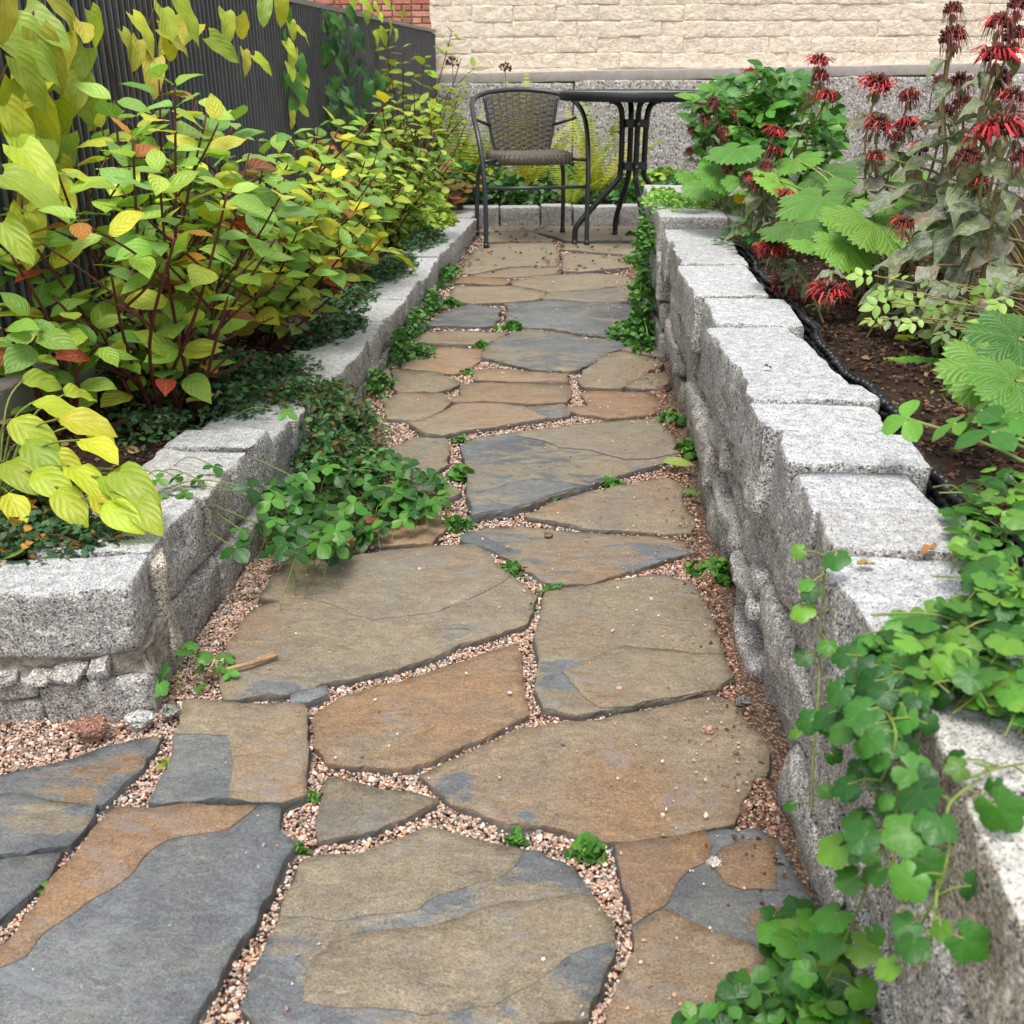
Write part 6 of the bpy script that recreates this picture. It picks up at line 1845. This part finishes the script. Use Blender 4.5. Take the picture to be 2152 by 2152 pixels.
fall('single trailing shoot with lobed leaves hanging down the right wall face', 81, [
    [D(1590, 1035, ZT + .012), DX(1560, 1060, XF), DX(1548, 1180, XF), DX(1545, 1300, XF - .004), DX(1535, 1420, XF - .006), DX(1530, 1540, XF - .008)],
    [DX(1560, 1080, XF), DX(1520, 1110, XF - .02), DX(1505, 1170, XF - .022)]], .0145, .020)
fall('dense dark green leaf curtain hanging on the near right wall', 82, [
    [D(1740, 1240, ZT + .01), DX(1690, 1290, XF), DX(1680, 1400, XF - .006), DX(1675, 1500, XF - .01), DX(1665, 1600, XF - .01)],
    [D(1720, 1230, ZT + .01), DX(1660, 1330, XF - .005), DX(1650, 1430, XF - .012), DX(1655, 1530, XF - .012)],
    [D(1760, 1270, ZT + .01), DX(1705, 1320, XF - .004), DX(1700, 1430, XF - .01), DX(1690, 1540, XF - .012), DX(1685, 1650, XF - .012)],
    [DX(1650, 1330, XF - .006), DX(1600, 1340, XF - .02), DX(1570, 1370, XF - .024)],
    [D(1700, 1200, ZT + .01), DX(1650, 1250, XF), DX(1640, 1300, XF - .01), DX(1690, 1380, XF - .02), DX(1660, 1480, XF - .022)]], .0155, .0115, pal('#265a20', '#306828', '#3e7a2e', '#1f4e1c', '#4c8634'))
fall('lower trailing shoot with white flower crossing the near right wall', 83, [
    [DX(1690, 1650, XF - .01), DX(1660, 1600, XF - .012), DX(1640, 1660, XF - .018), DX(1600, 1760, XF - .022), DX(1560, 1850, XF - .025)],
    [D(1850, 1470, ZT + .01), DX(1790, 1520, XF), DX(1790, 1600, XF - .008), DX(1770, 1680, XF - .012), DX(1730, 1760, XF - .016)],
    [DX(1770, 1660, XF - .01), DX(1760, 1750, XF - .02), DX(1740, 1830, XF - .02)]], .0165, .017, P_ASAR)
wf = thing('white_flower', 'small white snapdragon flower on the lower trailing shoot', 'flower', DX(1710, 1725, XF - .02))
for k in range(6):
    a = k * 1.05
    put_leaf(wf, L_GEUM, wf.location, (math.cos(a) * .6 - .3, -.5, math.sin(a)), (-.7, -.6, .3), .0075, lin('#f2f0e6'), rng, name='petal')
fall('small leafy tuft between the two warm coloured cap stones', 84, [[D(1932, 1440, ZT + .01), D(1880, 1450, ZT + .016), D(1820, 1470, ZT + .01)], [D(1880, 1450, ZT + .014), D(1840, 1440, ZT + .02)]], .011, .010)
# clump at the foot of the wall, bottom right
ct = thing('clover_clump', 'leafy green clump at the wall foot in the lower right foreground', 'plant', (.2, .80, 0))
rng = random.Random(85)
stl = []; k = 0
while k < 150:
    x, y = rng.uniform(1270, 1840), rng.uniform(1680, 1990)
    if y < 1960 - (x - 1230) * .62 and x < 1640: continue
    if x > 1600 and y < 1700 + (x - 1600) * .35: continue
    z = rng.uniform(.02, .10)
    p = D(x, y, z)
    if p.x > WX_R - .008: p.x = WX_R - rng.uniform(.008, .05)
    tri = x < 1560
    a = rng.uniform(0, 6.28)
    put_leaf(ct, L_TRI if tri else L_ROUND, p, (math.cos(a), math.sin(a), rng.uniform(-.3, .2)), Vector((-.15, -.35, 1)) + rnd_dir(rng, -.4, .4) * .45, rng.uniform(.017, .024) if tri else rng.uniform(.014, .026), vary((P_TRI if tri else P_ASAR)[rng.randrange(5)], rng, .2), rng)
    r0 = Vector((p.x + rng.uniform(.0, .03), p.y + rng.uniform(-.02, .03), 0)); r0.x = min(r0.x, WX_R - .005)
    stl.append(tube(rel(smooth_path([r0, r0.lerp(p, .5) + Vector((.004, 0, .006)), p], 3), ct), .001, 4, False)); k += 1
obj('stalks', py_mesh('stalks', *join(stl)), M['stem_green'], kind='stuff', parent=ct)

# ------------------------------------------------------------------ weeds in the joints
def tuft(x, y, where, n=40, r=.022, h=.016, s=.008, seed=0, palette=P_GREEN):
    p = D(x, y)
    mound('joint_weed', 'small green weed tuft ' + where, [(p.x, p.y, -.008, r, r * .8, h)], n, s, palette, T_RND, 'weed', 'stem_green', twigs=6, seed=seed)
W = [(965, 1072, 'in the joint left of the blue and ochre flagstone', 110, .028, .016, .0075), (1045, 1112, 'where three large flagstones meet below the blue one', 80, .024, .014, .0075),
     (1108, 1603, 'between the bottom centre and bottom right flagstones', 50, .02, .02, .010), (974, 1580, 'above the bottom centre flagstone', 22, .01, .018, .008),
     (860, 985, 'at the corner below the big grey flagstone', 90, .035, .02, .009), (1150, 908, 'under the sloping edge of the big grey flagstone', 50, .03, .016, .009),
     (1045, 935, 'touching the lower edge of the big grey flagstone', 26, .014, .014, .008), (965, 615, 'between the two blue flagstones farther up', 80, .05, .02, .014),
     (908, 650, 'left of the large grey upper flagstone', 50, .03, .02, .012), (855, 572, 'beside the far low wall and blue flagstone', 60, .04, .03, .014),
     (880, 700, 'in the gravel below the pale ochre flagstone', 30, .02, .015, .010), (1350, 1072, 'in the red gravel along the right wall', 120, .045, .02, .011),
     (1265, 790, 'at the right wall beside the orange flagstone', 70, .035, .03, .012), (868, 828, 'above the big grey flagstone corner', 40, .02, .014, .009),
     (588, 1500, 'beside the small yellow and blue flagstone', 22, .008, .014, .007), (565, 1597, 'left of the bottom centre flagstone', 20, .009, .012, .007),
     (90, 1668, 'in the joint left of the large blue flagstone', 16, .008, .012, .007), (1000, 1140, 'in the narrow joint right of the largest tan flagstone', 26, .009, .01, .006),
     (320, 1432, 'mossy yellow in the gravel by the dark left flagstone', 30, .012, .01, .006), (1290, 850, 'in the debris at the foot of the right wall', 60, .03, .03, .013),
     (870, 895, 'beside the small slab left of the big grey one', 60, .03, .03, .012), (1190, 445, 'at the far end under the table', 60, .05, .03, .016),
     (1195, 495, 'by the hanging creeper on the path', 80, .06, .04, .016), (1240, 575, 'at the right wall near the far wall section', 50, .03, .04, .014)]
for i, (x, y, wh, n, r, h, s) in enumerate(W):
    tuft(x, y, wh, n, r, h, s, 100 + i, pal('#a8a83c', '#8a9a3c') if 'mossy' in wh else P_GREEN + P_TRI[:2])

# ------------------------------------------------------------------ fallen things
tw = thing('twig', 'dry pale twig lying on the large tan flagstone', 'twig', D(455, 1258, .008))
obj('stem', py_mesh('stem', *tube(rel(smooth_path([D(388, 1274, .006), D(430, 1262, .011), D(470, 1252, .012), D(522, 1236, .010)], 4), tw), [.0028] * 5 + [.0033] * 4 + [.004] * 4, 7)), M['twig'], tw)
obj('fork', py_mesh('fork', *tube(rel(smooth_path([D(478, 1249, .012), D(500, 1238, .014), D(516, 1231, .013)], 4), tw), [.0026] * 9, 6)), M['twig'], tw)
rng = random.Random(91)
def fallen(x, y, z, s, c, label, mlib=L_DRY, a=None, lift=.004):
    p = D(x, y, z)
    a = rng.uniform(0, 6.28) if a is None else a
    m = frame(p + Vector((0, 0, lift)), (math.cos(a), math.sin(a), 0), (rng.uniform(-.15, .15), rng.uniform(-.15, .15), 1), s)
    o = obj('fallen_leaf', mlib[rng.randrange(len(mlib))], None, None, m, lin(c))
    tag(o, label, 'leaf')
fallen(1250, 880, .006, .075, '#a9c46a', 'pale green fallen leaf at the right edge of the big grey flagstone', L_DOG, .0, .012)
fallen(1285, 935, .004, .05, '#6fa050', 'dark green fallen leaf in the gravel below the pale one', L_DOG, .1, .008)
fallen(1735, 1052, ZT, .022, '#a5763e', 'curled brown leaf on the near wall cap', a=.4, lift=.006)
fallen(1615, 1072, ZT, .02, '#a08a3c', 'small olive leaf scrap on the near wall cap', a=.2)
fallen(300, 805, .18, .05, '#d8cfae', 'pale dried leaf on the soil under the nearest dogwood', a=2.4)
fallen(385, 760, .18, .045, '#b9a98c', 'grey beige dried leaf by the cotoneaster under the dogwood', a=.8)
fallen(355, 785, .18, .05, '#c3d06a', 'greenish leaf lying on the cotoneaster', L_DOG, a=1.0, lift=.03)
fallen(465, 590, .2, .08, '#e6cf2e', 'bright yellow fallen leaf in front of the second dogwood', L_HYD, a=-.9, lift=.03)
fallen(700, 470, .17, .05, '#e2b83a', 'orange yellow leaf by the low wall', L_HYD, a=-.5, lift=.02)
fallen(895, 500, .108, .05, '#9c5a3a', 'red brown leaf on the far low wall cap', a=.5) if False else None
fallen(895, 492, .0, .03, '#7a5a40', 'brown leaf scrap at the far low wall foot', a=.5)
fallen(1440, 695, ZT, .016, '#6f4a42', 'tiny dark leaf scrap on the long wall cap', a=.1)
fallen(1900, 655, .36, .06, '#c98a3a', 'orange dying leaf at the right edge of the bed', a=.5, lift=.03)
fallen(315, 715, .28, .065, '#b0483a', 'red autumn leaf hanging low at the nearest dogwood', L_DOG, a=-1.3, lift=.0)
fallen(690, 1005, .02, .03, '#8a3a30', 'dark red curled leaf among the three-part leaves', a=1.0, lift=.02)

# ------------------------------------------------------------------ leaf litter
def litter(label, n, boxf, zf, size=(.008, .02), palette=pal('#6b4a34', '#8a6a48', '#5a3c2c', '#a58a5c', '#7a5238', '#4a3628')):
    P = boxf(n)
    z = np.array([zf(a, b) for a, b in P]) + .004
    pos = np.concatenate([P, z[:, None]], 1)
    up = np_dirs(n, .5, 1.0)
    o = scatter_np('leaf_litter', leaf_tpl(ovate(.3, .45), 4, 1, fold=.4, droop=.25, wave=.08, seed=3), pos, np_dirs(n, -.15, .25), up, NP.uniform(*size, n), np_cols(palette, n, .3), M['leaf_small'])
    tag(o, label, 'leaf litter', kind='stuff')
litter('brown leaf scraps and debris along the foot of the right wall', 260, lambda n: np.stack([WX_R - .004 - np.abs(NP.normal(0, .03, n)), NP.uniform(.7, 3.4, n)], 1), lambda x, y: 0.0, (.004, .010))
litter('dry leaf scraps scattered over the right bed soil', 420, lambda n: np.stack([NP.uniform(.50, 1.15, n), NP.uniform(.8, 3.2, n)], 1), soil_right)
litter('dry leaf scraps scattered over the left bed soil', 420, lambda n: np.stack([NP.uniform(-1.08, -.76, n), NP.uniform(1.45, 4.5, n)], 1), soil_left, (.01, .028))
litter('tiny dry scraps lying on the flagstones at the far end', 120, lambda n: np.stack([NP.uniform(-.55, .25, n), NP.uniform(4.6, 6.0, n)], 1), lambda x, y: 0.002, (.01, .03))
